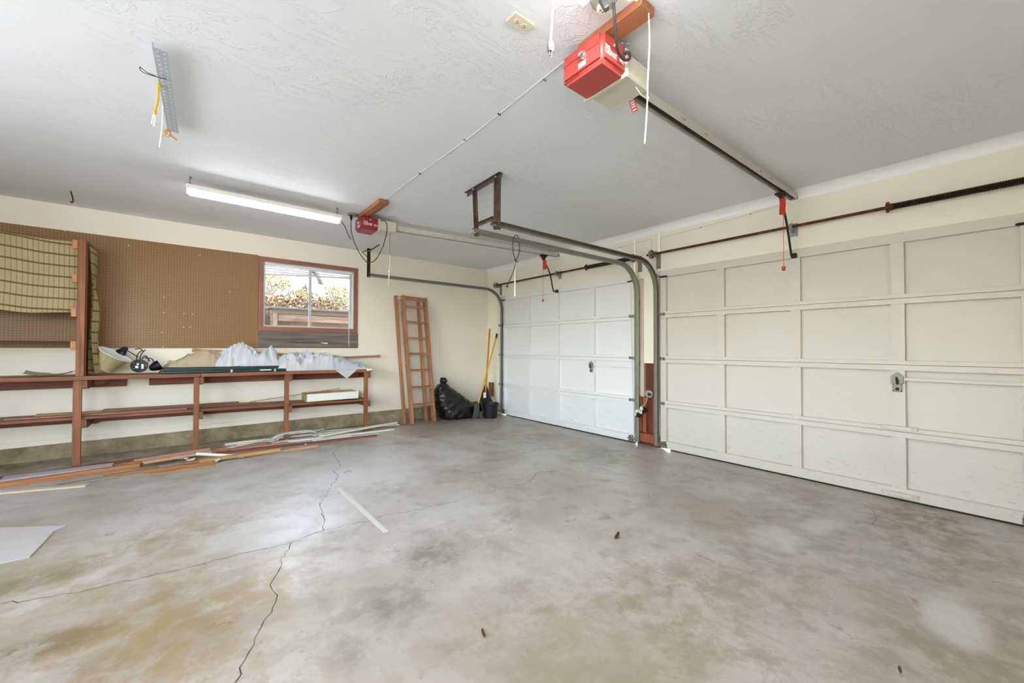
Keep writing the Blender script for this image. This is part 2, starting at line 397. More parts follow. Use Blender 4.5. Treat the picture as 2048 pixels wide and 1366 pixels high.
def glass_mat():
    t = NT('window_glass'); a = t.new('ShaderNodeBsdfTransparent'); g = t.new('ShaderNodeBsdfGlossy'); g.inputs['Roughness'].default_value = .03
    f = t.new('ShaderNodeFresnel'); f.inputs[0].default_value = 1.45; mx = t.new('ShaderNodeMixShader')
    dimming = t.rng(t.noise(t.pos(), 9, 5, .7), .5, .8, .78, .66)  # tint added to the glass to dim the over-bright view outside
    cc = t.new('ShaderNodeCombineColor'); [t.link(dimming, cc.inputs[i]) for i in range(3)]; t.link(cc.outputs[0], a.inputs[0])
    t.link(f.outputs[0], mx.inputs[0]); t.link(a.outputs[0], mx.inputs[1]); t.link(g.outputs[0], mx.inputs[2]); t.link(mx.outputs[0], t.out.inputs[0]); return t.m
M['glass'] = glass_mat()
def slab_mat():
    t = NT('pale_concrete_slope'); P = t.pos(); n = t.noise(P, 2.5, 6, .7)
    t.set(t.ramp(n, [(.3, lin((92,88,80))), (.6, lin((124,122,116))), (.8, lin((138,136,132)))]), .85); t.bump(n, .3, .02); return t.m
M['slab'] = slab_mat()
def leaf_mat(name, a, b, c):
    t = NT(name); n = t.noise(t.pos(), 14, 3); t.set(t.ramp(n, [(.35, lin(a)), (.5, lin(b)), (.66, lin(c))]), .7); return t.m
M['ivy'] = leaf_mat('dry_ivy', (70,54,36), (134,106,70), (156,140,84))
M['bush'] = leaf_mat('yellow_green_bush', (92,92,44), (146,138,66), (168,160,104))
M['yard_bounce'] = simple('pale_bounce_concrete', (192,190,184), .9, var=.1, scale=1.5)
M['soil'] = simple('bank_soil', (130,110,84), .95, var=.3, scale=3)

# ------------------------------------------------------------------ room shell
XL, YR, T = -6.7, -7.0, .14
D1 = (-.448, -3.192); D2 = (-3.553, -6.297); DH = 2.140       # the two door openings
bm = B(); vs = [bm.verts.new(p) for p in ((XL-.2, YR-.2, fz(XL-.2)), (.35, YR-.2, fz(.35)), (.35, .02, fz(.35)), (XL-.2, .02, fz(XL-.2)),
     (XL-.2, YR-.2, -.2), (.35, YR-.2, -.2), (.35, .02, -.2), (XL-.2, .02, -.2))]
for f in ((0,1,2,3),(7,6,5,4),(0,4,5,1),(1,5,6,2),(2,6,7,3),(3,7,4,0)): bm.faces.new([vs[i] for i in f])
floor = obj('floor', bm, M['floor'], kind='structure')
boxo('ceiling', (XL-.2, YR-.2, H), (.2, T, H+.12), M['ceiling'], kind='structure')
WX0, WX1, WZ0, WZ1 = -3.645, -2.478, 1.465, 2.345               # window opening
bm = B()
add_box(bm, (XL, 0, .205), (WX0, T, H)); add_box(bm, (WX1, 0, .205), (.14, T, H))
add_box(bm, (WX0, 0, .205), (WX1, T, WZ0)); add_box(bm, (WX0, 0, WZ1), (WX1, T, H))
wall_back = obj('wall_back', bm, M['wall'], kind='structure')
# concrete footing below the plaster
bm = B(); nx = 160
for i in range(nx+1):
    x = XL + (0.0-XL)*i/nx
    for z, k in ((fz(x)-.05, .0), (fz(x)+.02, 1), (.10, 1), (.17, 1), (.205, .4)):
        bm.verts.new((x, .012 - .014*k*noise.noise(V((x*7, z*14, 0))) - .006*k, z))
bm.verts.ensure_lookup_table()
for i in range(nx):
    for j in range(4): bm.faces.new([bm.verts[k] for k in (i*5+j, (i+1)*5+j, (i+1)*5+j+1, i*5+j+1)])
add_box(bm, (XL, .03, -.1), (.14, T, .205)); obj('baseboard_back', bm, M['stem'], kind='structure')
bm = B(); add_box(bm, (XL, -.012, .207), (-.02, -.0005, .262), .003); obj('trim_1', bm, M['wall'], kind='structure')
# garage door wall: header, corner return, pier between the doors, end pier
bm = B()
for y0, y1 in ((D1[0], .0), (YR, D2[1])): add_box(bm, (0, y0, -.05), (T, y1, H))
add_box(bm, (0, D1[1], DH), (T, D1[0], H)); add_box(bm, (0, D2[1], DH), (T, D2[0], H)); add_box(bm, (0, D2[0]+.02, 1.02), (T, D1[1]-.02, H))
wall_right = obj('wall_right', bm, M['header'], kind='structure')
# lower pier: stripped to the studs
wr = wall_right
boxo('sheathing_board', (.04, -3.54, -.02), (T, -3.21, 1.02), M['stud_dark'], wr)
for y0, y1, z0, z1, x0 in ((-3.30, -3.245, .16, .62, -.005), (-3.365, -3.315, .16, .60, -.005), (-3.505, -3.455, .16, .60, -.005)):
    boxo('stud', (x0, y0, z0), (.04, y1, z1), M['studs'], wr, .003)
boxo('stud', (-.005, -3.335, .6), (.04, -3.245, 2.08), M['pale_z'], wr, .003)
boxo('light_stop', (.066, -3.60, .42), (.10, -3.52, 2.16), M['wall'], wr); boxo('light_stop', (.066, -3.23, .12), (.10, -3.15, 2.16), M['wall'], wr); boxo('light_stop', (.066, -.50, .08), (.10, -.42, 2.16), M['wall'], wr)  # unseen strips added behind the door edges to block light leaks
boxo('sole_plate', (-.01, -3.53, .045), (.04, -3.23, .15), M['studs'], wr, .004)
boxo('jamb_board', (-.006, -3.245, .03), (.06, -3.215, 2.12), M['pale'], wr, .002)
boxo('jamb_board', (-.006, -3.53, .03), (.06, -3.508, 2.12), M['wall'], wr, .002)
# curved extra-white strip for the bright band where ceiling meets door wall
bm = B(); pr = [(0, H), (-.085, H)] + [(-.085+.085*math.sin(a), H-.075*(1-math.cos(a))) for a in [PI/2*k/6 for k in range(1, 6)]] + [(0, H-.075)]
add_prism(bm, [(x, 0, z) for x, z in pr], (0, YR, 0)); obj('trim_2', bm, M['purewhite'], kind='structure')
REAR_FILL = (-6.6, -5.0, .60, 2.45)   # opening added behind the camera for fill daylight
# the two walls out of view, each with an added opening for fill daylight
bm = B()
LEFT_FILL = (-5.3, -2.6, 1.0, 2.45)  # opening added in the left wall for fill daylight
for y0, y1, z0, z1 in ((YR, .14, -.1, LEFT_FILL[2]), (YR, .14, LEFT_FILL[3], H), (YR, LEFT_FILL[0], LEFT_FILL[2], LEFT_FILL[3]), (LEFT_FILL[1], .14, LEFT_FILL[2], LEFT_FILL[3])): add_box(bm, (XL-T, y0, z0), (XL, y1, z1))
obj('wall_left', bm, M['wall'], kind='structure')
bm = B()
for x0, x1, z0, z1 in ((XL, .14, -.1, REAR_FILL[2]), (XL, .14, REAR_FILL[3], H), (XL, REAR_FILL[0], REAR_FILL[2], REAR_FILL[3]), (REAR_FILL[1], .14, REAR_FILL[2], REAR_FILL[3])): add_box(bm, (x0, YR-T, z0), (x1, YR, z1))
obj('wall_rear', bm, M['wall'], kind='structure')

# ------------------------------------------------------------------ cracks and tape on the slab
CR = [[(-2.944,-1.112),(-3.135,-1.403),(-3.162,-1.639),(-3.222,-2.044),(-3.322,-2.108),(-3.317,-2.299),(-3.464,-2.566),(-3.511,-2.676),(-3.624,-2.914),(-3.645,-3.069),(-3.664,-3.211),(-3.71,-3.373)],
 [(-5.037,-3.253),(-4.877,-3.32),(-4.695,-3.351),(-4.475,-3.376),(-4.202,-3.396),(-4.038,-3.413),(-3.902,-3.414),(-3.71,-3.373),(-3.551,-3.377),(-3.43,-3.413),(-3.351,-3.384),(-3.111,-3.429),(-2.839,-3.462),(-2.557,-3.455),(-2.359,-3.463),(-2.111,-3.498),(-1.792,-3.337),(-1.433,-3.472),(-1.125,-3.536),(-.794,-3.606)],
 [(-3.904,-3.428),(-3.955,-3.529),(-3.992,-3.602),(-4.022,-3.734),(-4.071,-3.834),(-4.056,-3.946),(-4.089,-4.036),(-4.153,-4.167),(-4.182,-4.249),(-4.218,-4.317),(-4.256,-4.417),(-4.3,-4.6)],
 [(-1.072,-4.266),(-.732,-4.372),(-.437,-4.47),(-.083,-4.604)], [(-.361,-5.447),(-.429,-5.514),(-.638,-5.571),(-.775,-5.565),(-.857,-5.614)],
 [(-2.2,-.9),(-2.15,-1.3),(-2.3,-1.6)], [(-2.2,-2.9),(-2.35,-3.2),(-2.359,-3.463)]]
CW = [.0030, .0026, .0027, .0018, .0016, .0015, .0015]
for L, w in zip(CR, CW):
    P = []
    for a, b in zip(L, L[1:]):
        a, b = V((*a, 0)), V((*b, 0)); n = max(2, int((b-a).length/.03)); s = (b-a).normalized().cross(V((0,0,1)))
        for k in range(n): P.append(a+(b-a)*k/n + s*random.uniform(-.012, .012)*(1 if 0 < k else 0))
    P.append(V((*L[-1], 0))); bm = B(); prev = None
    for i, p in enumerate(P):
        d = (P[min(i+1, len(P)-1)]-P[max(i-1, 0)]).normalized().cross(V((0,0,1))); ww = w*random.uniform(.25, 1.0)
        a = bm.verts.new((p.x+d.x*ww, p.y+d.y*ww, fz(p.x)+.0008)); b = bm.verts.new((p.x-d.x*ww, p.y-d.y*ww, fz(p.x)+.0008))
        if prev: bm.faces.new((prev[0], a, b, prev[1]))
        prev = (a, b)
    obj('crack', bm, M['crack'], floor)
bm = B(); add_obox(bm, (-3.415, -2.62, fz(-3.415)+.001), (-3.408, -3.64, fz(-3.408)+.001), .035, .0015)
tag(obj('tape_strip', bm, M['greytape']), 'pale strip of tape stuck across the crack on the concrete floor', 'tape')

# ------------------------------------------------------------------ garage doors
SEC = .5334
def garage_door(name, yl, label, paint):
    root = struct_root(name, (.02, yl-1.37, .012), label)
    W = 2.744; st = [(0, .072), (.652, .735), (1.335, 1.41), (2.02, 2.10), (2.67, W)]
    xf, xb, xp = .004, .062, .046
    for k in range(4):
        z0, z1 = .014+SEC*k, .014+SEC*(k+1)-.0025
        rb, rtp = (.085 if k == 0 else .034), (.085 if k == 3 else .044)
        bm = B()
        add_box(bm, (xf, yl-W, z0), (xb, yl, z0+rb), .002); add_box(bm, (xf, yl-W, z1-rtp), (xb, yl, z1), .002)
        for a, b in st: add_box(bm, (xf+.001, yl-b, z0+rb), (xb, yl-a, z1-rtp))
        if k: add_box(bm, (xb-.012, yl-W, z0-.012), (xb, yl, z0+.01))
        s = obj('door_section', bm, M[paint], root)
        for (a, b), (c, d) in zip(st, st[1:]): boxo('panel', (xp, yl-c-.004, z0+rb-.004), (xb-.002, yl-b+.004, z1-rtp+.004), M[paint], s)
    boxo('bottom_seal', (xf+.004, yl-W, .001), (xb, yl-.12, .014), M['blackrubber'], root)
    # hinges at each joint: painted centre hinges, bare roller hinges at both edges
    for k in range(1, 4):
        z = .014+SEC*k
        for yy, mt in ((yl-1.372, 0), (yl-.036, 1), (yl-W+.036, -1)):
            bm = B()
            for sgn in (-1, 1):
                pts = [(-.022, .004), (.022, .004), (.026, .022), (.012, .034), (.016, .052), (0, .066), (-.016, .052), (-.012, .034), (-.026, .022)]
                add_prism(bm, [(xf-.004, yy+a, z+sgn*b) for a, b in pts], (.005, 0, 0))
            add_tube(bm, [(xf-.007, yy-.030, z), (xf-.007, yy+.030, z)], .007, 8)
            for sgn in (-1, 1): add_ball(bm, (xf-.005, yy, z+sgn*.045), .005, 1)
            h = obj('hinge', bm, M[paint], root)
            if mt: boxo('roller_carrier', (xf-.03, yy-.026, z-.016), (xf-.001, yy+.026, z+.016), M['hingegrey'], root, .004)
    for yy, s in ((yl-.01, 1), (yl-W+.01, -1)):                        # rollers riding in the tracks
        for z in (.07, .55, 1.08, 1.61, 2.08):
            bm = B(); add_tube(bm, [(-.03, yy, z), (-.03, yy+s*.04, z)], .005, 6); add_lathe(bm, [(.006, 0), (.022, .002), (.024, .008), (.022, .014), (.006, .016)], (-.03, yy+s*.03, z), (0, s, 0), 12)
            obj('roller', bm, M['galv'], root, True)
    for yy, s in ((yl-.045, 1), (yl-W+.045, -1)):                      # top fixture arms and bottom corner brackets
        bm = B(); add_box(bm, (xf-.006, yy-.045, 2.055), (xf, yy+.045, 2.075), .002); add_tube(bm, [(xf-.012, yy-.05, 2.065), (xf-.012, yy+.05, 2.065)], .006, 6); obj('top_fixture', bm, M['iron'], root)
        bm = B(); add_prism(bm, [(xf-.004, yy-.042, .018), (xf-.004, yy+.042, .018), (xf-.004, yy+.034, .09), (xf-.004, yy-.026, .10)], (.005, 0, 0)); add_tube(bm, [(xf-.02, yy-.04, .06), (xf-.02, yy+.04, .06)], .010, 8); obj('bottom_bracket', bm, M['hingegrey'], root)
    for z in (.575 if True else 0, .05):                               # wooden lift handles on the third upright
        bm = B(); y0 = yl-2.06
        pts = [(0, -.14), (-.012, -.13), (-.03, -.09), (-.032, .06), (-.012, .12), (0, .13)]
        add_prism(bm, [(xf+a, y0+b*.8, z-.010) for a, b in pts], (0, 0, .026)); obj('lift_handle', bm, M[paint], root)
    return root
door_1 = garage_door('door_1', D1[0], 'far white panelled sectional garage door beside the corner with the trash bag', 'door')
door_2 = garage_door('door_2', D2[0], 'near white panelled sectional garage door at the right with a rusty torsion shaft above', 'door_dim')
def lock(root, yl, worn, paint):
    y = yl-2.055; xf = .004
    bm = B(); add_box(bm, (xf-.012, y-.028, .865), (xf+.001, y+.028, .935), .003)
    add_prism(bm, [(xf-.022, y-.036, .93), (xf-.022, y+.036, .93), (xf-.022, y+.036, .99), (xf-.022, y, 1.022), (xf-.022, y-.036, .99)], (.023, 0, 0))
    l = obj('lock_plate', bm, M[worn], root)
    bm = B(); add_tube(bm, [(xf-.03, y+.004, .985), (xf-.034, y-.002, .95), (xf-.03, y-.002, .925)], [.004, .009, .005], 8); obj('latch_lever', bm, M['iron'], l, True)
    bm = B(); add_ball(bm, (xf-.014, y, .887), .012, 2); obj('lock_cylinder', bm, M['iron'], l, True)
    for a in (-.022, .022):
        for z in (.872, .928): bm = B(); add_ball(bm, (xf-.013, y+a, z), .0045, 1); obj('screw', bm, M['iron'], l)
    boxo('lock_bar', (xf-.006, yl-2.744-.02, .955), (xf+.012, y-.037, .980), M[paint], root, .002)
lock(door_1, D1[0], 'galv', 'door'); lock(door_2, D2[0], 'track', 'door_dim')

# ------------------------------------------------------------------ door tracks
def track(name, label, yv, yh, xe, side, mat, group):
    """vertical rail, curved elbow, horizontal rail; side = +1 channel opens towards -Y"""
    zt, R = 2.235, .34; xv = -.035
    pts = [(xv, yv, .04), (xv, yv, zt-R)]; ups = [(-1,0,0)]*2
    for k in range(1, 11):
        a = PI/2*k/10; pts.append((xv-R*(1-math.cos(a)), yv+(yh-yv)*.10*k/10, zt-R+R*math.sin(a))); ups.append((-math.cos(a), 0, -math.sin(a)))
    pts.append((xe, yh, zt+.02)); ups.append((0,0,-1))
    t_, w = .003, .027
    sec = [(-w, -.022), (w*.4, -.022), (w, -.010), (w, .010), (w*.4, .022), (-w, .022), (-w, .022-t_), (w*.4-t_, .022-t_), (w-t_, .008), (w-t_, -.008), (w*.4-t_, -.022+t_), (-w, -.022+t_)]
    sec = [(a*side, b) for a, b in sec]
    root = thing(name, label, 'door track', (xv, yv, .04), group)
    bm = B(); sweep(bm, pts, sec, ups); obj('rail', bm, M[mat], root)
    for z in (.28, 1.02, 1.78):
        bm = B(); add_box(bm, (xv+.022, yv-side*.045 if side < 0 else yv-.02, z-.03), (-.002, yv+.02 if side < 0 else yv+.045, z+.03)); obj('bracket', bm, M['angle'], root)
    return root, zt
GT = 'sectional garage door tracks'
tr, zt = track('door_track', 'galvanised door track along the back wall beside the corner', -.476, -.36, -2.40, -1, 'galv', GT)
bm = B(); add_box(bm, (-2.405, -.376, 2.22), (-2.365, -.372, 2.64)); add_box(bm, (-2.405, -.376, 2.22), (-2.401, -.346, 2.64)); obj('hanger_bar', bm, M['iron'], tr)
bm = B(); add_obox(bm, (-2.385, -.374, 2.60), (-2.30, -.55, 2.672), .02, .004); add_obox(bm, (-2.385, -.36, 2.62), (-2.44, -.24, 2.60), .018, .004); add_obox(bm, (-2.44, -.24, 2.60), (-2.39, -.33, 2.52), .018, .004); obj('hanger_strap', bm, M['iron'], tr)
for z in (2.235, 2.60):
    bm = B(); add_ball(bm, (-2.385, -.385, z), .011, 1); obj('bolt', bm, M['galv'], tr)
track('door_track', 'left of the two middle door tracks, curving down beside the far garage door', -3.262, -3.16, -2.44, 1, 'track', GT)
track('door_track', 'right of the two middle door tracks, beside the near garage door', -3.52, -3.435, -2.43, -1, 'track', GT)
hg = thing('track_hanger', 'brown angle iron frame hanging two door tracks from the ceiling', 'hanger frame', (-2.37, -3.25, 2.2))
def angle_iron(name, p0, p1, s, mat, ua, ub):
    bm = B(); p0, p1, ua, ub = V(p0), V(p1), V(ua), V(ub); t_ = .004
    pr_ = [p0, p0+ua*s, p0+ua*s+ub*t_, p0+ua*t_+ub*t_, p0+ua*t_+ub*s, p0+ub*s]
    add_prism(bm, pr_, p1-p0); return obj(name, bm, mat, hg)
angle_iron('ceiling_angle', (-2.36, -2.94, H), (-2.375, -3.50, H), .035, M['angle'], (0,0,-1), (-1,0,0))
angle_iron('upright', (-2.365, -3.08, H-.006), (-2.40, -3.165, 2.205), .032, M['angle'], (0,-1,0), (-1,0,0))
angle_iron('upright', (-2.370, -3.425, H-.006), (-2.378, -3.43, 2.215), .036, M['angle'], (0,-1,0), (1,0,0))
angle_iron('upright', (-2.3715, -3.418, H-.006), (-2.3795, -3.423, 2.21), .030, M['angle'], (0,-1,0), (-1,0,0))
angle_iron('cross_bar', (-2.39, -3.15, 2.325), (-2.385, -3.41, 2.325), .028, M['angle'], (0,0,-1), (-1,0,0))
for p in ((-2.43, -3.175, 2.235), (-2.41, -3.45, 2.24), (-2.40, -3.10, H-.02), (-2.40, -3.44, H-.02)):
    bm = B(); add_ball(bm, p, .011, 1); obj('bolt', bm, M['galv'], hg)

# ------------------------------------------------------------------ torsion shafts
def shaft(label, y0, y1, yc, ys, ye, drums):
    z, x = 2.337, -.085
    root = thing('torsion_shaft', label, 'torsion shaft', (x, (y0+y1)/2, z))
    tubeo('tube', [(x, y0, z), (x, y1, z)], .0135, M['rust'], root, 12)
    bm = B(); n = int(abs(ye-ys)/.0115); 
    prof = []
    for i in range(n*2+1): prof.append((.0265 if i % 2 else .0215, abs(ye-ys)*i/(n*2)))
    add_lathe(bm, prof, (x, ys, z), (0, -1, 0), 14); obj('spring', bm, M['spring'], root, True)
    bm = B(); add_lathe(bm, [(.016, 0), (.034, .004), (.034, .02), (.028, .024), (.026, .05)], (x, ys+.03, z), (0, -1, 0), 14)
    for a in range(4): add_box(bm, (x-.006+.036*math.cos(a*PI/2), ys+.006, z-.006+.036*math.sin(a*PI/2)), (x+.006+.036*math.cos(a*PI/2), ys+.026, z+.006+.036*math.sin(a*PI/2)))
    obj('winding_cone', bm, M['rust'], root)
    bm = B(); add_lathe(bm, [(.014, -.012), (.03, -.010), (.03, .010), (.014, .012)], (x, yc, z), (0, 1, 0), 14); add_box(bm, (x, yc-.004, z-.045), (-.001, yc+.004, z+.035)); add_box(bm, (-.007, yc-.03, z-.075), (-.001, yc+.03, z+.045)); obj('centre_bracket', bm, M['galv'], root)
    for yd in drums:
        bm = B()
        add_lathe(bm, [(.0445, -.012), (.052, -.012), (.052, .012), (.0445, .012)], (x, yd, z), (0, 1, 0), 20, False, False)
        for a in range(5): add_obox(bm, (x, yd, z), (x+.047*math.cos(a*1.2566), yd, z+.047*math.sin(a*1.2566)), .010, .008, (0, 1, 0))
        add_lathe(bm, [(.014, -.03), (.022, -.03), (.022, .02), (.014, .02)], (x, yd, z), (0, 1, 0), 12)
        obj('cable_drum', bm, M['track'], root)
        bm = B(); s = .045; add_box(bm, (x-.01, yd-.052, z-.045), (-.001, yd-.048, z+.03)); add_box(bm, (-.008, yd-.075, z-.17), (-.001, yd-.02, z+.03)); obj('end_bracket', bm, M['track'], root)
    return root
shaft('rusty torsion shaft with a short spring above the far garage door', -.33, -3.31, -1.90, -2.50, -3.20, (-.37, -3.235))
shaft('rusty torsion shaft with a long coiled spring above the near garage door', -3.43, -6.40, -4.92, -5.59, -6.38, (-3.49,))
for a, b, lb in (((-.085, -.415, 2.33), (-.012, -.43, .1), 'thin lift cable beside the far door next to the corner'), ((-.085, -3.19, 2.33), (-.02, -3.205, .12), 'thin lift cable beside the pier at the far door')):
    tag(tubeo('lift_cable', [a, b], .002, M['galv'], None, 5), lb, 'cable')

# ------------------------------------------------------------------ garage door openers
FONTS = {}
def text_mesh(s, size, ext=.0006, shear=.0):
    cu = bpy.data.curves.new('print', 'FONT'); cu.body = s; cu.size = size; cu.extrude = ext; cu.shear = shear; cu.offset = size*.018
    o = bpy.data.objects.new('print', cu); C.objects.link(o); dg = bpy.context.evaluated_depsgraph_get()
    me = bpy.data.meshes.new_from_object(o.evaluated_get(dg)); bpy.data.objects.remove(o); bpy.data.curves.remove(cu)
    return me
def print_on(parent, s, size, org, xdir, ydir, sx=1.0, mat='whiteprint', shear=.0):
    me = text_mesh(s, size, shear=shear); x, y = V(xdir).normalized(), V(ydir).normalized(); z = x.cross(y)
    m = Matrix((x*sx, y, z)).transposed().to_4x4(); me.transform(m); me.materials.clear(); me.materials.append(M[mat])
    o = bpy.data.objects.new('lettering', me); C.objects.link(o); place(o, parent, org); return o
def opener(label, x, y, end, mat, tagx, arm, grp):
    """x,y = near top corner of the cover; end = far end of the rail at the door wall"""
    z0, z1 = 2.492, 2.622
    root = thing('garage_door_opener', label, 'door opener', (x+.25, y+.125, z0), grp)
    bm = B(); add_box(bm, (x, y, z0), (x+.185, y+.25, z1))
    es = [e for e in bm.edges if abs((e.verts[0].co-e.verts[1].co).z) > .05 or abs(e.verts[0].co.z+e.verts[1].co.z-2*z0) < .01]
    bmesh.ops.bevel(bm, geom=es, offset=.019, segments=3, affect='EDGES')
    cover = obj('cover', bm, M[mat], root, True)
    bm = B(); add_box(bm, (x-.0015, y+.02, z0+.084), (x+.012, y+.235, z0+.0875)); add_box(bm, (x+.02, y-.0015, z0+.084), (x+.17, y+.01, z0+.0865)); obj('cover_seam', bm, M['maroon'], cover)
    bm = B(); add_lathe(bm, [(.017, 0), (.017, .014), (.013, .02)], (x, y+.105, z0+.073), (-1, 0, 0), 16); add_box(bm, (x-.03, y+.092, z0+.069), (x-.018, y+.118, z0+.077)); obj('antenna_knob', bm, M['chrome'], cover)
    boxo('sticker', (x-.0018, y+.095, z0+.028), (x+.004, y+.14, z0+.052), M['whiteprint'], cover)
    print_on(cover, 'THE', .020, (x+.018, y-.0008, z0+.067), (1, 0, 0), (0, 0, 1))
    print_on(cover, 'GENIE', .036, (x+.016, y-.0008, z0+.040), (1, 0, 0), (0, 0, 1), .92)
    print_on(cover, 'PRO', .028, (x+.124, y-.0008, z0+.040), (1, 0, 0), (0, 0, 1), .88)
    bm = B(); add_prism(bm, [(x+.075, y-.0012, z0+.093), (x+.088, y-.0012, z0+.112), (x+.094, y-.0012, z0+.100)], (0, .004, 0)); obj('triangle_mark', bm, M['whiteprint'], cover)
    bm = B(); add_box(bm, (x+.17, y+.010, z0+.022), (x+.385, y+.240, z1+.004), .006); ch = obj('chassis', bm, M['cream'], root)
    boxo('flange', (x+.175, y-.004, z0-.002), (x+.19, y+.254, z1+.002), M['cream'], ch)
    for yy in (y+.03, y+.21): oboxo('mounting_strap', (x+.10, yy, z1+.002), (x+.30, yy, z1+.008), .03, .012, M['greybox'], root)
    a = V((x+.38, y+.125, 2.585)); e = V(end); d = e-a; dn = d.normalized(); s = dn.cross(V((0,0,1))).normalized()
    bm = B(); w, h = .030, .026
    sec = [(-w, -h), (-w, h), (w, h), (w, -h), (w-.006, -h), (w-.006, -h+.004), (w-.003, -h+.008), (w-.003, h-.003), (-w+.003, h-.003), (-w+.003, -h+.008), (-w+.006, -h+.004), (-w+.006, -h)]
    sweep(bm, [a, e], sec, [(0,0,1)]*2); rail = obj('rail', bm, M['railgrey'], root)
    bm = B(); add_tube(bm, [a+V((0,0,-.006)), e+V((0,0,-.006))], .012, 8); obj('drive_screw', bm, M['blackrubber'], rail, True)
    for f in (.2, .31, .66, .75):
        for q in (-.012, .012):
            bm = B(); p = a+d*f+dn*q - s*(-.034) ; p = a+d*f+dn*q+s*.031; add_ball(bm, p, .006, 1); obj('rivet', bm, M['galv'], rail)
    bm = B(); add_box(bm, (e.x-.01, e.y-.03, e.z-.02), (-.0005, e.y+.03, e.z+.03)); obj('wall_bracket', bm, M['galv'], root)
    tp = a+d*((arm-a.x)/(e.x-a.x))
    bm = B(); add_box(bm, (tp.x-.05, tp.y-.04, tp.z-.055), (tp.x+.05, tp.y+.04, tp.z-.035), .004); add_prism(bm, [(tp.x-.045, tp.y-.012, tp.z-.055), (tp.x+.045, tp.y-.012, tp.z-.055), (tp.x+.014, tp.y-.012, tp.z-.11), (tp.x-.014, tp.y-.012, tp.z-.11)], (0, .024, 0)); obj('trolley', bm, M['iron'], root)
    bm = B(); add_tube(bm, catmull([tp+V((.0,0,-.10)), (tp.x+.13, tp.y, 2.34), (-.10, tp.y, 2.10), (-.07, tp.y, 2.068), (-.02, tp.y, 2.085)], 6), .0095, 8); obj('door_arm', bm, M['iron'], root, True)
    bm = B(); add_box(bm, (-.03, tp.y-.02, 2.055), (.003, tp.y+.02, 2.10), .003); obj('door_bracket', bm, M['iron'], root)
    cx = tp.x-.03
    rc = tubeo('release_cord', [(cx, tp.y-.02, tp.z-.06), (cx, tp.y-.02, 1.925)], .0022, M['redtag'], root, 5)
    bm = B(); add_lathe(bm, [(.008, 0), (.015, .004), (.012, .012), (.015, .020), (.015, .034), (.008, .038)], (cx, tp.y-.02, 1.89), (0,0,1), 10); obj('release_handle', bm, M['redtag'], rc, True)
    bm = B(); add_obox(bm, (cx+tagx, tp.y-.028, 2.515), (cx+tagx+.006, tp.y-.02, 2.375), .052, .002, (.63, .77, 0)); obj('release_tag', bm, M['redtag'], rc)
    return root
op1 = opener('bright red opener unit on the ceiling near the camera with rail to near door', -2.99, -5.013, (-.03, -4.925, 2.625), 'red', -.035, -.34, 'ceiling garage door openers')
op2 = opener('smaller looking maroon opener unit near the tube light with rail to far door', -2.965, -1.815, (-.03, -1.86, 2.632), 'maroon', .03, -.30, 'ceiling garage door openers')
for y0, y1, lb in ((-5.19, -4.84, 'orange wooden mounting board on the ceiling above the bright red opener'), (-2.285, -1.64, 'orange wooden mounting board on the ceiling above the maroon opener')):
    o = oboxo('mounting_board', (-2.912, y0, H-.021), (-2.912, y1, H-.021), .10, .04, M['redwood_l'], None, bev=.003); tag(o, lb, 'board', 'opener mounting boards')
    for a, q in ((.08, -.012), (.105, .004), (.13, .02)):
        bm = B(); add_lathe(bm, [(.009, 0), (.009, .003), (.005, .006)], (-2.912+q, y0+a, H-.041), (0,0,-1), 10); obj('bolt', bm, M['galv'], o)
# striped caution tag under the chassis of the near opener
bm = B(); add_obox(bm, (-2.615, -4.90, 2.545), (-2.545, -4.885, 2.485), .030, .002, (0, 0, 1)); cg = obj('caution_tag', bm, M['redtag'], op1)
for f in (.1, .3, .42, .55, .68, .85):
    p = V((-2.615, -4.90, 2.545)).lerp(V((-2.545, -4.885, 2.485)), f); q = p+V((.005, 0, -.004)); bm = B(); add_obox(bm, p-V((.0012,0,.0016)), q-V((.0012,0,.0016)), .024, .0012); obj('stripe', bm, M['whiteprint'], cg)

# ------------------------------------------------------------------ lamp, sockets, cords on the ceiling
lb = thing('ceiling_lamp', 'lit white multi-panel lamp screwed to the ceiling box beside the red opener', 'lamp', (-3.24, -5.25, 2.45))
bm = B(); add_lathe(bm, [(.018, .0), (.026, .02), (.05, .045), (.06, .06), (.06, .095)], (-3.24, -5.25, H-.11), (0,0,1), 18); obj('base', bm, M['whiteenamel'], lb, True)
for k in range(3):
    a = 1.80 + k*2*PI/3; d = V((math.cos(a), math.sin(a), -.40)).normalized(); c = V((-3.24, -5.25, H-.09))
    oboxo('light_panel', c+d*.03+V((0,0,.008)), c+d*.155+V((0,0,.008)), .088, .014, M['whiteenamel'], lb, bev=.005)
    oboxo('diffuser', c+d*.036-V((0,0,.0035)), c+d*.150-V((0,0,.0035)), .078, .008, M['lamp_on'], lb, bev=.003)
bx = thing('ceiling_socket_box', 'grey octagonal ceiling box with a round socket beside the lit lamp', 'socket', (-3.09, -5.09, H-.05))
bm = B(); add_lathe(bm, [(.062, 0), (.062, .03), (.052, .045)], (-3.09, -5.10, H), (0,0,-1), 8); obj('box', bm, M['greybox'], bx)
bm = B(); add_lathe(bm, [(.025, 0), (.025, .012), (.020, .016)], (-3.078, -5.082, H-.045), (0,0,-1), 16); sk = obj('socket_face', bm, M['socket'], bx)
for dx, dy in ((-.007, .006), (.007, .006), (0, -.010)): boxo('slot', (-3.078+dx-.002, -5.082+dy-.004, H-.0618), (-3.078+dx+.002, -5.082+dy+.004, H-.06), M['iron'], sk)
pc = thing('power_cord', 'thick grey power cord drooping from the ceiling box to the red opener', 'cord', (-2.9, -5.05, 2.5))
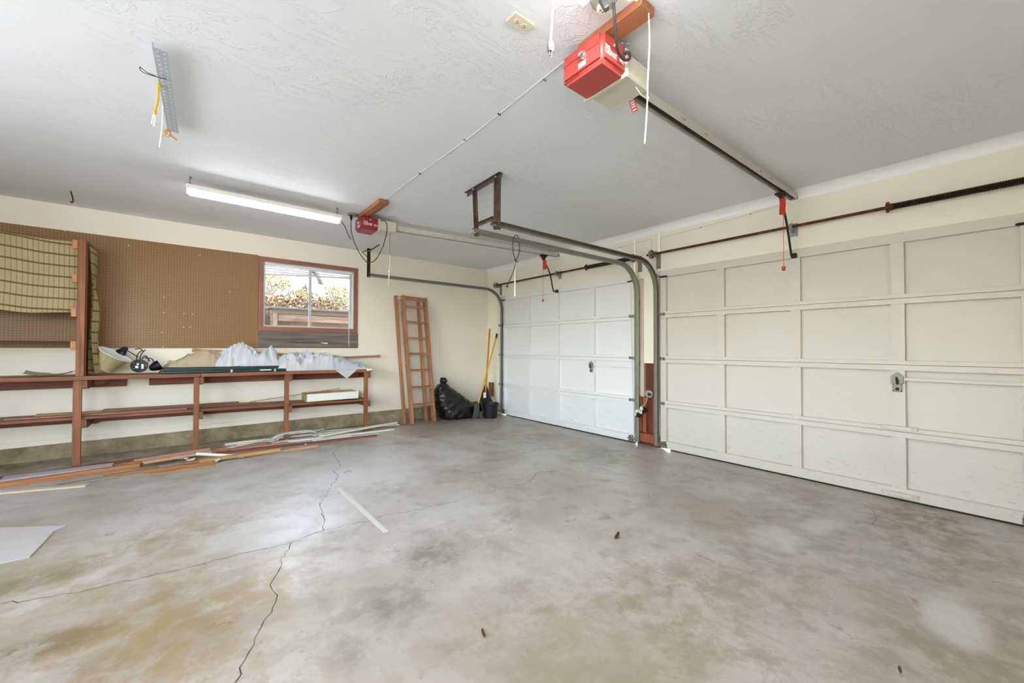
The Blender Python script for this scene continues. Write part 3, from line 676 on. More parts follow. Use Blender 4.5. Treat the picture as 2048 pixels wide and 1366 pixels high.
tubeo('cable', catmull([(-3.06, -5.12, H-.03), (-3.045, -5.115, 2.60), (-2.985, -5.08, 2.555), (-2.93, -5.05, 2.535), (-2.865, -5.035, 2.535), (-2.825, -5.04, 2.553), (-2.822, -5.035, 2.585), (-2.838, -5.01, 2.596)], 8), .0062, M['cord'], pc, 10)
bm = B(); add_obox(bm, (-3.12, -5.105, H-.05), (-3.105, -5.125, H-.10), .03, .022, bev=.004); obj('plug', bm, M['cord'], pc)
# flat ceiling outlet plate
ou = thing('outlet_plate', 'ivory double outlet plate on the textured ceiling', 'outlet', (-3.258, -4.764, H-.012))
bm = B(); add_obox(bm, (-3.258-.057, -4.764, H-.005), (-3.258+.057, -4.764, H-.005), .070, .009, bev=.003); obj('plate', bm, M['socket'], ou)
for q in (-.02, .02):
    bm = B(); add_lathe(bm, [(.015, 0), (.015, .003)], (-3.258+q, -4.764, H-.0095), (0,0,-1), 14); s = obj('receptacle', bm, M['socket'], ou)
    for dx, dy in ((0, .006), (0, -.006), (.007, 0)): boxo('slot', (-3.258+q+dx-.003, -4.764+dy-.001, H-.0135), (-3.258+q+dx+.003, -4.764+dy+.001, H-.0125), M['iron'], s)
wc = thing('white_extension_cord', 'white cord with a three-pin plug hanging from the ceiling lamp', 'cord', (-3.33, -5.0, 2.4))
tubeo('cable', catmull([(-3.235, -5.20, H-.04), (-3.25, -5.07, 2.655), (-3.275, -5.0, 2.60), (-3.285, -4.99, 2.50), (-3.292, -4.99, 2.43)], 8), .0042, M['whitecord'], wc, 8)
bm = B(); add_lathe(bm, [(.006, 0), (.013, .01), (.015, .03), (.012, .045)], (-3.292, -4.99, 2.435), (0,0,-1), 10); pl = obj('plug', bm, M['greybox'], wc, True)
for dx, dy in ((-.006, 0), (.006, .003), (0, -.006)): boxo('pin', (-3.292+dx-.0015, -4.99+dy-.003, 2.372), (-3.292+dx+.0015, -4.99+dy+.003, 2.392), M['chrome'], pl)
tag(tubeo('pull_string', catmull([(-2.90, -5.185, H-.044), (-2.903, -5.19, 2.5), (-2.907, -5.185, 2.35), (-2.905, -5.18, 2.24), (-2.914, -5.18, 2.15), (-2.925, -5.18, 2.065)], 5), .0030, M['whitecord'], None, 6), 'long white string hanging from the board above the bright red opener', 'string')
tag(tubeo('loose_wire', catmull([(-2.70, -4.99, 2.50), (-2.66, -5.0, 2.47), (-2.60, -5.0, 2.475), (-2.57, -4.98, 2.51)], 6), .0022, M['whitecord'], None, 6), 'short white wire loop sagging under the bright red opener', 'wire')
# perforated strip with ropes
st = thing('slotted_strip', 'grey perforated steel strip hanging flat under the ceiling with ropes tied on', 'metal strip', (-4.50, -3.1, 2.6))
bm = B(); L0, L1 = V((-4.515, -3.60, 2.622)), V((-4.488, -2.69, 2.622)); nh = 24
sv = (L1-L0); sd = sv.normalized().cross(V((0,0,1)))
cols = [-.027, -.016, -.009, .009, .016, .027]
for i in range(nh*2+1):
    for j in range(5):
        if i % 2 == 1 and j in (1, 3): continue
        a_, b_ = L0+sv*i/(nh*2+1), L0+sv*(i+1)/(nh*2+1); c_ = sd*(cols[j]+cols[j+1])/2
        add_obox(bm, a_+c_, b_+c_, cols[j+1]-cols[j], .003)
add_obox(bm, L0-sd*.028+V((0,0,.012)), L1-sd*.028+V((0,0,.012)), .003, .024)
obj('strip', bm, M['stripmetal'], st)
for f in (.12, .5, .95): tubeo('hanger_wire', [L0+sv*f+V((.0, 0, .0)), L0+sv*f+V((-.01, .01, H-2.622))], .002, M['iron'], st, 5)
tag(tubeo('hook_wire', catmull([(-4.54, -3.38, 2.60), (-4.575, -3.39, 2.60), (-4.60, -3.40, 2.61), (-4.585, -3.385, 2.595), (-4.50, -3.36, 2.612)], 5), .002, M['iron'], None, 5), 'thin bent wire poking out from the perforated strip', 'wire')
yr = thing('yellow_rope', 'short yellow rope knotted to the perforated strip on the ceiling', 'rope', (-4.54, -3.25, 2.4))
R_ = [(-4.535, -3.27, 2.625), (-4.538, -3.255, 2.60), (-4.54, -3.245, 2.54), (-4.552, -3.24, 2.47)]
tubeo('rope', catmull(R_, 6), .0055, M['yellowrope'], yr, 8)
for p in ((-4.535, -3.262, 2.612), (-4.552, -3.24, 2.472)):
    bm = B(); add_ball(bm, p, .011, 2); obj('knot', bm, M['yellowrope'], yr, True)
bm = B(); add_tube(bm, catmull([(-4.552, -3.24, 2.47), (-4.558, -3.24, 2.44), (-4.561, -3.24, 2.405)], 4), .004, 6); add_tube(bm, catmull([(-4.552, -3.24, 2.47), (-4.549, -3.24, 2.43), (-4.553, -3.24, 2.395)], 4), .004, 6); obj('frayed_end', bm, M['whitecord'], yr, True)
tag(tubeo('white_rope', catmull([(-4.528, -3.05, 2.615), (-4.526, -3.05, 2.55), (-4.530, -3.05, 2.45), (-4.538, -3.05, 2.36)], 5), .004, M['whitecord'], None, 7), 'thin white cord dangling from the middle of the perforated strip', 'rope')
bm = B(); [add_tube(bm, catmull([(-4.512, -2.70, 2.63), (-4.515+random.uniform(-.02,.03), -2.70, 2.60), (-4.515+random.uniform(-.03,.05), -2.69+random.uniform(-.02,.02), 2.575)], 4), .003, 5) for k in range(5)]
tag(obj('orange_twine', bm, M['orangerope'], None, True), 'small tangle of orange twine at the end of the perforated strip', 'twine')
# fluorescent fixture
fl = thing('fluorescent_fixture', 'long white single-tube light fixture hung on chains near the back wall', 'light fixture', (-3.795, -1.73, 2.50))
bm = B(); add_box(bm, (-4.43, -1.79, 2.556), (-3.16, -1.67, 2.592), .006); hs = obj('housing', bm, M['whiteenamel'], fl)
for x in (-4.415, -3.175): boxo('lamp_holder', (x-.012, -1.748, 2.510), (x+.012, -1.712, 2.557), M['whiteenamel'], fl, .004)
tubeo('tube_lamp', [(-4.40, -1.73, 2.528), (-3.19, -1.73, 2.528)], .0185, M['tube_on'], fl, 16)
for x in (-4.401, -3.20):
    for i in range(5):
        z = 2.60+i*.017; bm = B(); ring = [(x+(.005*math.cos(a) if i % 2 else 0), -1.73+(0 if i % 2 else .005*math.cos(a)), z+.011*math.sin(a)) for a in [2*PI*k/10 for k in range(10)]]; add_tube(bm, ring, .0016, 5, True); obj('chain_link', bm, M['iron'], fl)
    bm = B(); add_tube(bm, [(x, -1.73, 2.675), (x, -1.73, 2.665), (x+.012, -1.73, 2.662)], .003, 6); obj('hook', bm, M['iron'], fl)
tubeo('supply_cord', catmull([(-3.165, -1.73, 2.545), (-3.12, -1.72, 2.50), (-3.08, -1.71, 2.42), (-3.047, -1.70, 2.375)], 6), .0045, M['cord'], fl)
bo = thing('ceiling_junction', 'small round junction box with black plug between tube light and maroon opener', 'junction box', (-3.02, -1.64, H-.03))
bm = B(); add_lathe(bm, [(.055, 0), (.055, .016), (.04, .024)], (-3.01, -1.635, H), (0,0,-1), 16); obj('box', bm, M['greybox'], bo, True)
bm = B(); add_lathe(bm, [(.008, 0), (.014, .008), (.014, .04), (.006, .06)], (-3.035, -1.66, H-.02), (0,0,-1), 10); obj('plug', bm, M['black'], bo, True)
tag(tubeo('opener_cord', catmull([(-3.035, -1.66, 2.60), (-3.035, -1.675, 2.46), (-2.985, -1.69, 2.30), (-2.91, -1.71, 2.175), (-2.85, -1.72, 2.145), (-2.78, -1.74, 2.20), (-2.72, -1.79, 2.36), (-2.70, -1.83, 2.52), (-2.72, -1.835, 2.60), (-2.77, -1.82, 2.61)], 8), .0048, M['cord'], None, 8), 'black cord hanging in a deep loop from the junction box to the maroon opener', 'cord')
sp = thing('knotted_string', 'frayed cream string with a knot hanging below the maroon opener', 'string', (-2.62, -1.72, 1.9))
tubeo('dark_wire', catmull([(-2.615, -1.72, 2.52), (-2.622, -1.72, 2.44), (-2.622, -1.72, 2.25)], 4), .0018, M['iron'], sp, 5)
tubeo('string', catmull([(-2.622, -1.72, 2.27), (-2.618, -1.72, 2.18), (-2.625, -1.72, 2.07), (-2.628, -1.72, 1.90)], 5), .004, M['twine'], sp, 6)
tubeo('string', catmull([(-2.625, -1.72, 2.07), (-2.636, -1.72, 2.0), (-2.640, -1.72, 1.91)], 5), .0035, M['twine'], sp, 6)
for p, r in (((-2.626, -1.72, 2.075), .014), ((-2.62, -1.72, 2.27), .010)):
    bm = B(); add_ball(bm, p, r, 2); obj('knot', bm, M['twine'], sp, True)
# black cable looped over the middle track
bc = thing('looped_cable', 'black cable tied in a loop over the middle door track', 'cable', (-1.98, -3.19, 1.79))
lp = [(-1.965, -3.19, 2.045), (-2.005, -3.20, 2.12), (-2.015, -3.205, 2.22), (-1.985, -3.205, 2.285), (-1.945, -3.20, 2.275), (-1.925, -3.195, 2.20), (-1.93, -3.19, 2.11), (-1.965, -3.19, 2.045), (-1.99, -3.19, 1.95), (-2.03, -3.19, 1.87), (-2.07, -3.19, 1.79)]
tubeo('cable', catmull(lp, 7), .0042, M['cord'], bc, 7)
bm = B(); add_ball(bm, (-1.965, -3.19, 2.045), .010, 2); add_tube(bm, [(-1.985, -3.19, 2.055), (-1.935, -3.19, 2.035)], .004, 6); obj('knot', bm, M['cord'], bc, True)
bm = B(); add_lathe(bm, [(.004, 0), (.009, .006), (.009, .016)], (-2.068, -3.19, 1.795), (-.4, 0, -1), 10); obj('plug', bm, M['black'], bc, True)
tag(tubeo('white_strap', [(-1.972, -3.185, 2.03), (-1.972, -3.185, 1.70)], [.006, .007], M['whitecord'], None, 6), 'white strap hanging beside the looped black cable', 'strap')
# thin wire stapled along the ceiling and down the pier
bw = thing('bell_wire', 'thin white wire stapled along the ceiling from opener to opener', 'wire', (-2.92, -3.4, H-.004))
tubeo('wire', catmull([(-2.93, -4.72, H-.005), (-2.922, -4.5, H-.004), (-2.90, -3.75, H-.004), (-2.912, -2.97, H-.004), (-2.90, -2.3, H-.004)], 6), .0021, M['whitecord'], bw, 6)
for y in (-4.56, -4.15, -3.75, -3.05): boxo('staple', (-2.918, y-.003, H-.008), (-2.896, y+.003, H-.001), M['iron'] if y in (-4.15, -3.05) else M['galv'], bw)
hw = thing('header_wire', 'thin white wire tacked along the top of the header and down the pier', 'wire', (-.01, -4.0, 2.3))
tubeo('wire', [(-.006, -4.86, 2.585), (-.006, -4.2, 2.555), (-.006, -3.62, 2.535), (-.006, -3.56, 2.53), (-.006, -3.553, 2.40)], .0022, M['greytape'], hw, 5)
tubeo('wire', [(-.006, -3.45, 2.40), (-.006, -3.445, 2.545), (-.006, -3.0, 2.535), (-.006, -2.5, 2.55)], .0022, M['greytape'], hw, 5)
for y, z in ((-4.55, 2.571), (-4.05, 2.55), (-3.0, 2.535)): bm = B(); add_ball(bm, (-.008, y, z), .006, 1); obj('tack', bm, M['iron'], hw)
bm = B(); add_tube(bm, catmull([(-5.273, -.584, H), (-5.262, -.58, 2.63), (-5.256, -.58, 2.585), (-5.264, -.58, 2.568), (-5.274, -.58, 2.58)], 5), [.005]*21, 7)
tag(obj('ceiling_hook', bm, M['black'], None, True), 'small black hook screwed into the ceiling at the far left', 'hook')

# ------------------------------------------------------------------ window
w1 = struct_root('window_1', (-3.06, .05, 1.42), 'sliding window with a redwood casing and a raised blind')
cx0, cx1, cz0, cz1 = -3.697, -2.424, 1.420, 2.397; cw = .058
for nm, p0, p1, mt in (('casing_board', (cx0, -.01, cz1-cw/2), (cx1, -.01, cz1-cw/2), 'casing'), ('casing_board', (cx0, -.01, cz0+cw/2), (cx1, -.01, cz0+cw/2), 'casing')):
    oboxo(nm, p0, p1, .02, cw, M[mt], w1, bev=.003)
for x in (cx0+cw/2, cx1-cw/2): oboxo('casing_board', (x, -.0098, cz0+cw), (x, -.0098, cz1-cw), .019, cw, M['casing'], w1, upv=(1,0,0), bev=.003)
bm = B()
for lo, hi in (((WX0, .0, WZ0), (WX0+.012, T, WZ1)), ((WX1-.012, .0, WZ0), (WX1, T, WZ1)), ((WX0, 0, WZ0), (WX1, T, WZ0+.012)), ((WX0, 0, WZ1-.012), (WX1, T, WZ1))): add_box(bm, lo, hi)
obj('reveal', bm, M['whiteenamel'], w1)
for x0, x1, y in ((WX0+.012, -3.045, .075), (-3.075, WX1-.012, .095)):
    bm = B(); f = .024
    for lo, hi in (((x0, y-.01, WZ0+.012), (x0+f, y+.01, WZ1-.012)), ((x1-f, y-.01, WZ0+.012), (x1, y+.01, WZ1-.012)), ((x0+f, y-.01, WZ0+.012), (x1-f, y+.01, WZ0+.012+f)), ((x0+f, y-.01, WZ1-.012-f), (x1-f, y+.01, WZ1-.012))): add_box(bm, lo, hi)
    s = obj('sash', bm, M['aluminium'], w1); boxo('pane', (x0+f*.5, y-.002, WZ0+.02), (x1-f*.5, y+.002, WZ1-.02), M['glass'], s)
bl = thing('window_blind', 'white slatted blind drawn up to the top of the window', 'blind', (-3.06, .03, 2.20))
boxo('head_rail', (WX0+.02, .012, WZ1-.045), (WX1-.02, .048, WZ1-.014), M['blind'], bl, .003)
for i in range(3):
    z = 2.285-.028*i; oboxo('slat', (WX0+.03, .03, z-.012*i*.4), (WX1-.03, .03, z+.004), .026, .0015, M['blind'], bl, upv=(0, .3, 1))
oboxo('bottom_rail', (WX0+.03, .03, 2.176), (WX1-.03, .03, 2.246), .028, .020, M['blind'], bl, bev=.003)
for x in (-3.60, -3.52, -3.05, -2.55): tubeo('ladder_cord', [(x, .03, 2.20), (x, .03, 2.31)], .0012, M['whitecord'], bl, 4)
tubeo('pull_cord', [(-2.545, -.024, 2.30), (-2.545, -.024, 1.20)], .0022, M['whitecord'], bl, 5)
tubeo('pull_cord', [(-2.56, -.024, 2.30), (-2.557, -.024, 1.24)], .0018, M['whitecord'], bl, 5)
# weathered planks under the window
for z0, z1 in ((1.195, 1.304), (1.3045, 1.4195)):
    o = oboxo('plank', (-3.694, -.009, (z0+z1)/2), (-2.415, -.009, (z0+z1)/2), .017, z1-z0, M['weathered'], wall_back, bev=.003)
bm = B(); add_prism(bm, [(-2.90+a*.06, -.0185, 1.262+b*.016) for a, b in ((-.7,.3),(-.2,0),(.2,-.6),(.9,-.6),(1,.5),(.5,.6),(.1,.3),(-.3,.7))], (0, -.0012, 0)); tag(obj('paint_scrap', bm, M['paper']), 'white torn paint scrap on the weathered plank under the window', 'scrap')

# ------------------------------------------------------------------ pegboard
bm = B(); add_box(bm, (XL+.02, -.012, 1.19), (-3.6985, -.0005, 2.408), .001)
pg = obj('pegboard', bm, M['peg']); tag(pg, 'large brown perforated hardboard panel covering the back wall left of the window', 'pegboard')
for x, z in ((-4.62,1.78),(-4.62,1.60),(-4.44,1.44),(-4.38,1.44),(-4.36,1.60),(-4.44,1.60),(-4.63,1.37),(-4.62,1.20),(-4.3,2.32),(-4.92,2.33),(-5.4,2.40),(-4.0,1.9)):
    bm = B(); add_lathe(bm, [(.0045, 0), (.004, .002)], (x, -.012, z), (0,-1,0), 8); obj('screw_head', bm, M['paper'], pg)

# ------------------------------------------------------------------ workbench
def zb(x): return .872 - .0085*x          # height of the bench surface (it rises to the left like the slab)
def zs(x): return .425 - .017*x            # lower shelf surface
bench = thing('workbench', 'long redwood workbench with a lower shelf against the back wall', 'workbench', (-4.0, -.24, .04))
XB0, XB1, XJ = -6.6, -2.37, -4.285
for x0, x1 in ((XB0, XJ-.002), (XJ+.002, XB1)):
    oboxo('edge_board', (x0, -.466, zb(x0)-.019), (x1, -.466, zb(x1)-.019), .036, .038, M['redwood'], bench, bev=.002)
for k, (y0, y1) in enumerate(((-.448, -.302), (-.300, -.154), (-.152, -.014))):
    oboxo('top_board', (XB0, (y0+y1)/2, zb(XB0)-.014), (XB1, (y0+y1)/2, zb(XB1)-.014), y1-y0, .026, M['bench_top'], bench, bev=.001)
for x in (-5.225, -4.318, -3.428, -2.435):
    w = .058 if x < -5 else .05
    bm = B(); add_box(bm, (x-w/2, -.45, fz(x)), (x+w/2, -.412, zb(x)-.04), .002); obj('leg', bm, M['redwood_z'], bench)
    for zz, nm in ((zb(x)-.04, 'bearer'), (zs(x)-.022, 'shelf_bearer')):
        bm = B(); xa = x+w/2+.0005; add_prism(bm, [(xa, -.445, zz), (xa, -.014, zz), (xa, -.014, zz-.088), (xa, -.40, zz-.088), (xa, -.445, zz-.075)], (.036, 0, 0)); obj(nm, bm, M['redwood_y'], bench)
for x in (-5.15,):
    for zz in (zb(x)-.042, zs(x)-.024):
        bm = B(); add_prism(bm, [(x, -.16, zz), (x+.14, -.16, zz), (x+.05, -.16, zz-.075), (x, -.16, zz-.09)], (0, .03, 0)); obj('gusset', bm, M['redwood'], bench)
for x0, x1 in ((XB0, -4.917), (-4.734, XB1)): oboxo('ledger', (x0, -.020, zb(x0)-.088), (x1, -.020, zb(x1)-.088), .036, .11, M['redbrown'], bench)
for x0, x1 in ((XB0, -4.33), (-4.325, XB1-.03)): oboxo('shelf_board', (x0, -.215, zs(x0)-.010), (x1, -.215, zs(x1)-.010), .37, .02, M['bench_top'], bench, bev=.001)
oboxo('shelf_edge', (XB0, -.404, zs(XB0)-.012), (XB1-.03, -.404, zs(XB1)-.012), .010, .022, M['redwood'], bench)
oboxo('shelf_ledger', (XB0, -.020, zs(XB0)-.065), (XB1-.03, -.020, zs(XB1)-.065), .036, .085, M['redbrown'], bench)
tag(boxo('edge_tape', (-2.445, -.487, .878), (-2.372, -.4845, .903), M['paper'], None), 'white paper scrap wrapped on the right corner of the workbench', 'paper')

# post and shelf standing on the bench at the left
ps = thing('bench_shelf', 'redwood post with cleats and a thin shelf standing on the left of the workbench', 'shelf', (-5.21, -.45, zb(-5.2)))
bm = B(); add_box(bm, (-5.238, -.462, zb(-5.2)), (-5.182, -.424, 2.258), .002); obj('post', bm, M['redwood_z'], ps)
bm = B(); add_box(bm, (-5.183, -.424, zb(-5.2)), (-5.176, -.04, 2.25)); obj('side_panel', bm, M['redwood_z'], ps)
for z in (2.20, 1.868, 1.538, 1.213):
    bm = B(); add_box(bm, (-5.276, -.458, z-.043), (-5.2385, -.02, z+.043), .003); obj('cleat', bm, M['cleat'], ps)
for z in (1.265,): oboxo('shelf_board', (-6.6, -.23, z), (-5.24, -.23, z), .42, .016, M['redwood'], ps, bev=.001)
for z in (1.59, 1.92): oboxo('shelf_board', (-6.6, -.21, z), (-5.24, -.21, z), .36, .016, M['redbrown'], ps)
def cloth(name, P, nu, nv, label, thick=.003):
    """P(u,v)->(xyz),(uv in metres)"""
    bm = B(); uvl = bm.loops.layers.uv.new('UVMap'); g = {}; uvs = {}
    for i in range(nu+1):
        for j in range(nv+1):
            p, q = P(i/nu, j/nv); v = bm.verts.new(p); g[i, j] = v; uvs[v] = q
    for i in range(nu):
        for j in range(nv):
            f = bm.faces.new((g[i,j], g[i+1,j], g[i+1,j+1], g[i,j+1]))
            for l in f.loops: l[uvl].uv = uvs[l.vert]
    bmesh.ops.solidify(bm, geom=list(bm.faces), thickness=thick)
    return tag(obj(name, bm, M['plaid'], None, True), label, 'curtain')
def P1(u, v):
    x = -6.5+1.262*u; zt = 2.235 - .012*math.sin(u*9); z = zt-.70*v
    y = -.425 - .012*math.sin(u*22+v*1.5)*(.4+v) - .010*noise.noise(V((x*5, z*4, 1)))
    return (x - .012*v*(u-.5), y, z+.010*math.sin(u*14+1)*v), (x+.01*noise.noise(V((x*2, z*2, 4))), z-zt+.030+.012*math.sin(x*7+.5))
cloth('plaid_curtain', P1, 90, 30, 'olive plaid cloth stretched between the cleats at the far left')
def P2(u, v):
    y = -.41+.20*u; z = 2.205-.045*u-1.27*v + .02*u*v
    x = -5.165+.030*u + .012*math.sin(v*5+u*3) + .018*v
    return (x, y, z), (y*1.0, z+.01*u)
cloth('plaid_curtain', P2, 12, 40, 'narrow olive plaid cloth hanging on the right side of the post')
def P3(u, v):
    y = -.425+.085*u; z = 2.02-1.08*v - .30*(1-v)*u
    x = -5.150+.012*math.sin(v*7) + .030*v + .035*u
    return (x, y, z), (y+.02, z+.05)
cloth('plaid_curtain', P3, 8, 40, 'folded front edge of plaid cloth hanging beside the post down to the workbench')

# ------------------------------------------------------------------ things on the bench
bm = B(); n, m_ = 24, 10; g = {}
for i in range(n+1):
    for j in range(m_+1):
        a, b = i/n*2-1, j/m_*2-1; g[i, j] = bm.verts.new((-5.44+.165*a, -.27+.10*b, zb(-5.44)+.004+.032*abs(a)**2.2+.010*b*b+(.012 if (a < 0 and b > .75) else 0)))
for i in range(n):
    for j in range(m_): bm.faces.new((g[i,j], g[i+1,j], g[i+1,j+1], g[i,j+1]))
bmesh.ops.solidify(bm, geom=list(bm.faces), thickness=.003)
tag(obj('curled_sheet', bm, M['tray'], None, True), 'grey curled sheet like a shallow tray on the left end of the workbench', 'sheet')
ls = thing('lampshade', 'cream empire lampshade lying on its side on the workbench', 'lampshade', (-5.02, -.28, zb(-5)))
ax = V((.55, -.16, .84)).normalized(); b0 = V((-5.075, -.26, .985))
PS = [(.082, 0), (.089, .045), (.101, .09), (.119, .13), (.145, .17)]
bm = B(); add_lathe(bm, PS, b0, ax, 36, False, False)
bmesh.ops.solidify(bm, geom=list(bm.faces), thickness=.002); obj('shade', bm, M['shade'], ls, True)
bm = B(); add_lathe(bm, [(r-.004, h) for r, h in PS], b0, ax, 36, False, False); obj('lining', bm, M['shadein'], ls, True)
x_, y_ = frame_of(ax)
for r, h, mt in ((.145, .17, 'shadein'), (.082, 0, 'shade')):
    bm = B(); add_tube(bm, [b0+ax*h+(x_*math.cos(a)+y_*math.sin(a))*r for a in [2*PI*k/36 for k in range(36)]], .003, 6, True); obj('rim_wire', bm, M[mt], ls, True)
for k in (2, 9, 16, 23, 29):
    a = 2*PI*k/32; dr = x_*math.cos(a)+y_*math.sin(a); bm = B(); add_tube(bm, [b0+ax*h+dr*(r+.001) for r, h in PS], .0014, 5); obj('seam', bm, M['cardboard'], ls, True)
dl = thing('desk_lamp', 'black jointed desk lamp lying with the underside of its round base showing', 'desk lamp', (-4.80, -.30, zb(-4.8)))
bc_ = V((-4.795, -.345, 1.002)); bd = V((.12, -.96, .22)).normalized()
bm = B(); add_lathe(bm, [(.060, -.022), (.068, -.016), (.070, 0), (.066, .006), (.060, .004)], bc_, bd, 28); ba = obj('base', bm, M['black'], dl, True)
xs_, ys_ = frame_of(bd)
for du, dv, w, h in ((-.024, -.008, .018, .05), (.012, .018, .016, .016), (.020, -.012, .024, .026)):
    c_ = bc_+bd*.0065+xs_*(-du)+ys_*dv; bm = B(); add_obox(bm, c_-ys_*h/2, c_+ys_*h/2, w, .002, bd); obj('label_sticker', bm, M['paper'], ba)
for k in range(5):
    c_ = bc_+bd*.005+(xs_*math.cos(k*1.257)+ys_*math.sin(k*1.257))*.054; bm = B(); add_ball(bm, c_, .004, 1); obj('rubber_foot', bm, M['greyplastic'], ba)
for P in ([(-4.80,-.27,1.04),(-4.79,-.24,1.12),(-4.76,-.20,1.17)], [(-4.79,-.28,1.05),(-4.755,-.24,1.10),(-4.72,-.22,1.05)], [(-4.83,-.26,1.03),(-4.82,-.20,1.12),(-4.79,-.19,1.165)],
          [(-4.81,-.24,1.09),(-4.87,-.22,1.14),(-4.915,-.22,1.175)], [(-4.76,-.22,1.08),(-4.70,-.22,1.07),(-4.68,-.25,.985)], [(-4.84,-.22,1.175),(-4.80,-.20,1.185),(-4.775,-.20,1.15)]):
    tubeo('arm_rod', catmull(P, 5), .0048, M['black'], dl, 7)
bm = B(); add_lathe(bm, [(.010, 0), (.024, .01), (.034, .05), (.046, .08)], (-4.905, -.22, 1.20), (-.45, -.35, -.65), 18, True, False); obj('lamp_head', bm, M['black'], dl, True)
tubeo('power_cord', catmull([(-4.74, -.22, 1.00), (-4.735, -.20, 1.07), (-4.76, -.20, 1.11), (-4.80, -.2, 1.07), (-4.83, -.2, 1.01), (-4.86, -.2, .96)], 6), .0032, M['black'], dl, 6)
bm = B(); add_lathe(bm, [(.012, 0), (.03, .012), (.047, .05), (.056, .095)], (-4.715, -.35, .966), (.80, .12, .42), 22, True, False); bmesh.ops.solidify(bm, geom=list(bm.faces), thickness=.002)
lh = thing('clip_lamp', 'small black lamp shade on its side between the desk lamp and green bars', 'lamp', (-4.69, -.35, zb(-4.7)))
obj('reflector', bm, M['black'], lh, True); bm = B(); add_ball(bm, (-4.655, -.338, .995), .026, 2); obj('bulb', bm, M['glass'], lh, True)
gf = thing('green_bars', 'pair of long dark green metal bars at the front edge of the workbench', 'metal bars', (-4.02, -.41, zb(-4)))
for y, h, x0, x1 in ((-.432, .017, -4.635, -3.44), (-.390, .034, -4.60, -3.37)):
    oboxo('bar', (x0, y, zb(x0)+h+.001), (x1, y, zb(x1)+h+.001), .034, 2*h, M['green'], gf, bev=.007)
for x in (-4.42, -4.00, -3.56): oboxo('clip', (x-.012, -.432, zb(x)+.0185), (x+.012, -.432, zb(x)+.0185), .037, .036, M['greyplastic'] if x > -4.2 else M['green'], gf, bev=.003)
boxo('label_strip', (-3.72, -.4515, zb(-3.65)+.018), (-3.60, -.4495, zb(-3.65)+.030), M['paper'], gf)
def mound(name, tops, y0, y1, mat, label, seed, amp, nf, nx=170, ny=70, cat='sheet'):
    """a bunched sheet: a lumpy heap crossed by many sharp crested folds"""
    R = random.Random(seed); xs = [t[0] for t in tops]; X0_, X1_ = xs[0], xs[-1]
    def top(x):
        for a, b in zip(tops, tops[1:]):
            if a[0] <= x <= b[0]:
                f = (x-a[0])/(b[0]-a[0]); f = f*f*(3-2*f); return a[1]*(1-f)+b[1]*f
        return tops[-1][1]
    F = []
    for k in range(nf):
        a = R.gauss(.35, .75); F.append((R.uniform(X0_, X1_), R.uniform(y0, y1), math.cos(a), math.sin(a), R.uniform(.05, .24), R.uniform(.007, .024), R.uniform(.4, 1.0)*amp*(1 if R.random() < .8 else -.8)))
    bm = B(); g = {}
    for i in range(nx+1):
        x = X0_+(X1_-X0_)*i/nx; h = top(x)-zb(x); ya = y0+.035*(.5+.5*noise.noise(V((x*6, seed, 0)))); yb = y1
        for j in range(ny+1):
            t = j/ny; y = ya+(yb-ya)*t; prof = math.sin(PI*(t**.72))**.7 if 0 < t < 1 else 0
            w = noise.noise(V((x*5+seed, y*7, seed))); d = 0.0
            for fx, fy, c, s_, L, wd, hh in F:
                u = (x-fx)*c+(y-fy)*s_; v = -(x-fx)*s_+(y-fy)*c+.25*u*u*math.sin(fx*40)
                if abs(u) < L and abs(v) < wd*4: d += hh*math.exp(-abs(v)/wd)*(1-(u/L)**2)
            z = zb(x)+.002+h*prof*(.84+.14*w)+d*min(1, prof*1.5)*min(1, h/.06)
            z = max(z, zb(x)+.002)
            g[i, j] = bm.verts.new((x+.02*w*prof, y-.05*prof*noise.noise(V((x*6, seed, 3)))-.25*d*(1-t)*prof, z))
    for i in range(nx):
        for j in range(ny): bm.faces.new((g[i,j], g[i+1,j], g[i+1,j+1], g[i,j+1]))
    bmesh.ops.solidify(bm, geom=list(bm.faces), thickness=.002)
    return tag(obj(name, bm, M[mat], None, True), label, cat)
mound('canvas_drop_cloth', [(-4.635,.945),(-4.60,.985),(-4.53,1.075),(-4.38,1.15),(-4.20,1.185),(-4.0,1.14),(-3.85,1.05),(-3.75,.94)], -.372, -.03, 'canvas', 'beige canvas drop cloth bunched on the workbench left of the white sheet', 3, .022, 80, cat='drop cloth')
mound('plastic_sheet', [(-4.24,.95),(-4.17,1.06),(-4.05,1.14),(-3.95,1.175),(-3.80,1.16),(-3.70,1.12),(-3.63,1.15),(-3.575,1.175),(-3.53,1.13),(-3.48,1.02),(-3.44,.95)], -.374, -.06, 'poly', 'crumpled white plastic sheet in the middle of the workbench with a peaked fold', 8, .030, 150)
ps2 = mound('plastic_sheet', [(-3.53,.95),(-3.50,1.04),(-3.42,1.10),(-3.25,1.095),(-3.08,1.115),(-2.98,1.115),(-2.82,1.08),(-2.68,1.035),(-2.54,.99),(-2.42,.93),(-2.385,.90)], -.452, -.06, 'poly', 'crumpled white plastic sheet at the right end of the workbench', 14, .028, 220)
bm = B(); pts = [(-2.865, -.455, zb(-2.86)+.006), (-2.575, -.455, zb(-2.57)+.006), (-2.575, -.488, zb(-2.57)+.004), (-2.715, -.494, .775), (-2.865, -.488, zb(-2.86)+.004)]
v_ = [bm.verts.new(p) for p in pts]; bm.faces.new((v_[0], v_[1], v_[2], v_[4])); bm.faces.new((v_[4], v_[2], v_[3])); bmesh.ops.solidify(bm, geom=list(bm.faces), thickness=.0015); obj('hanging_corner', bm, M['poly'], ps2)
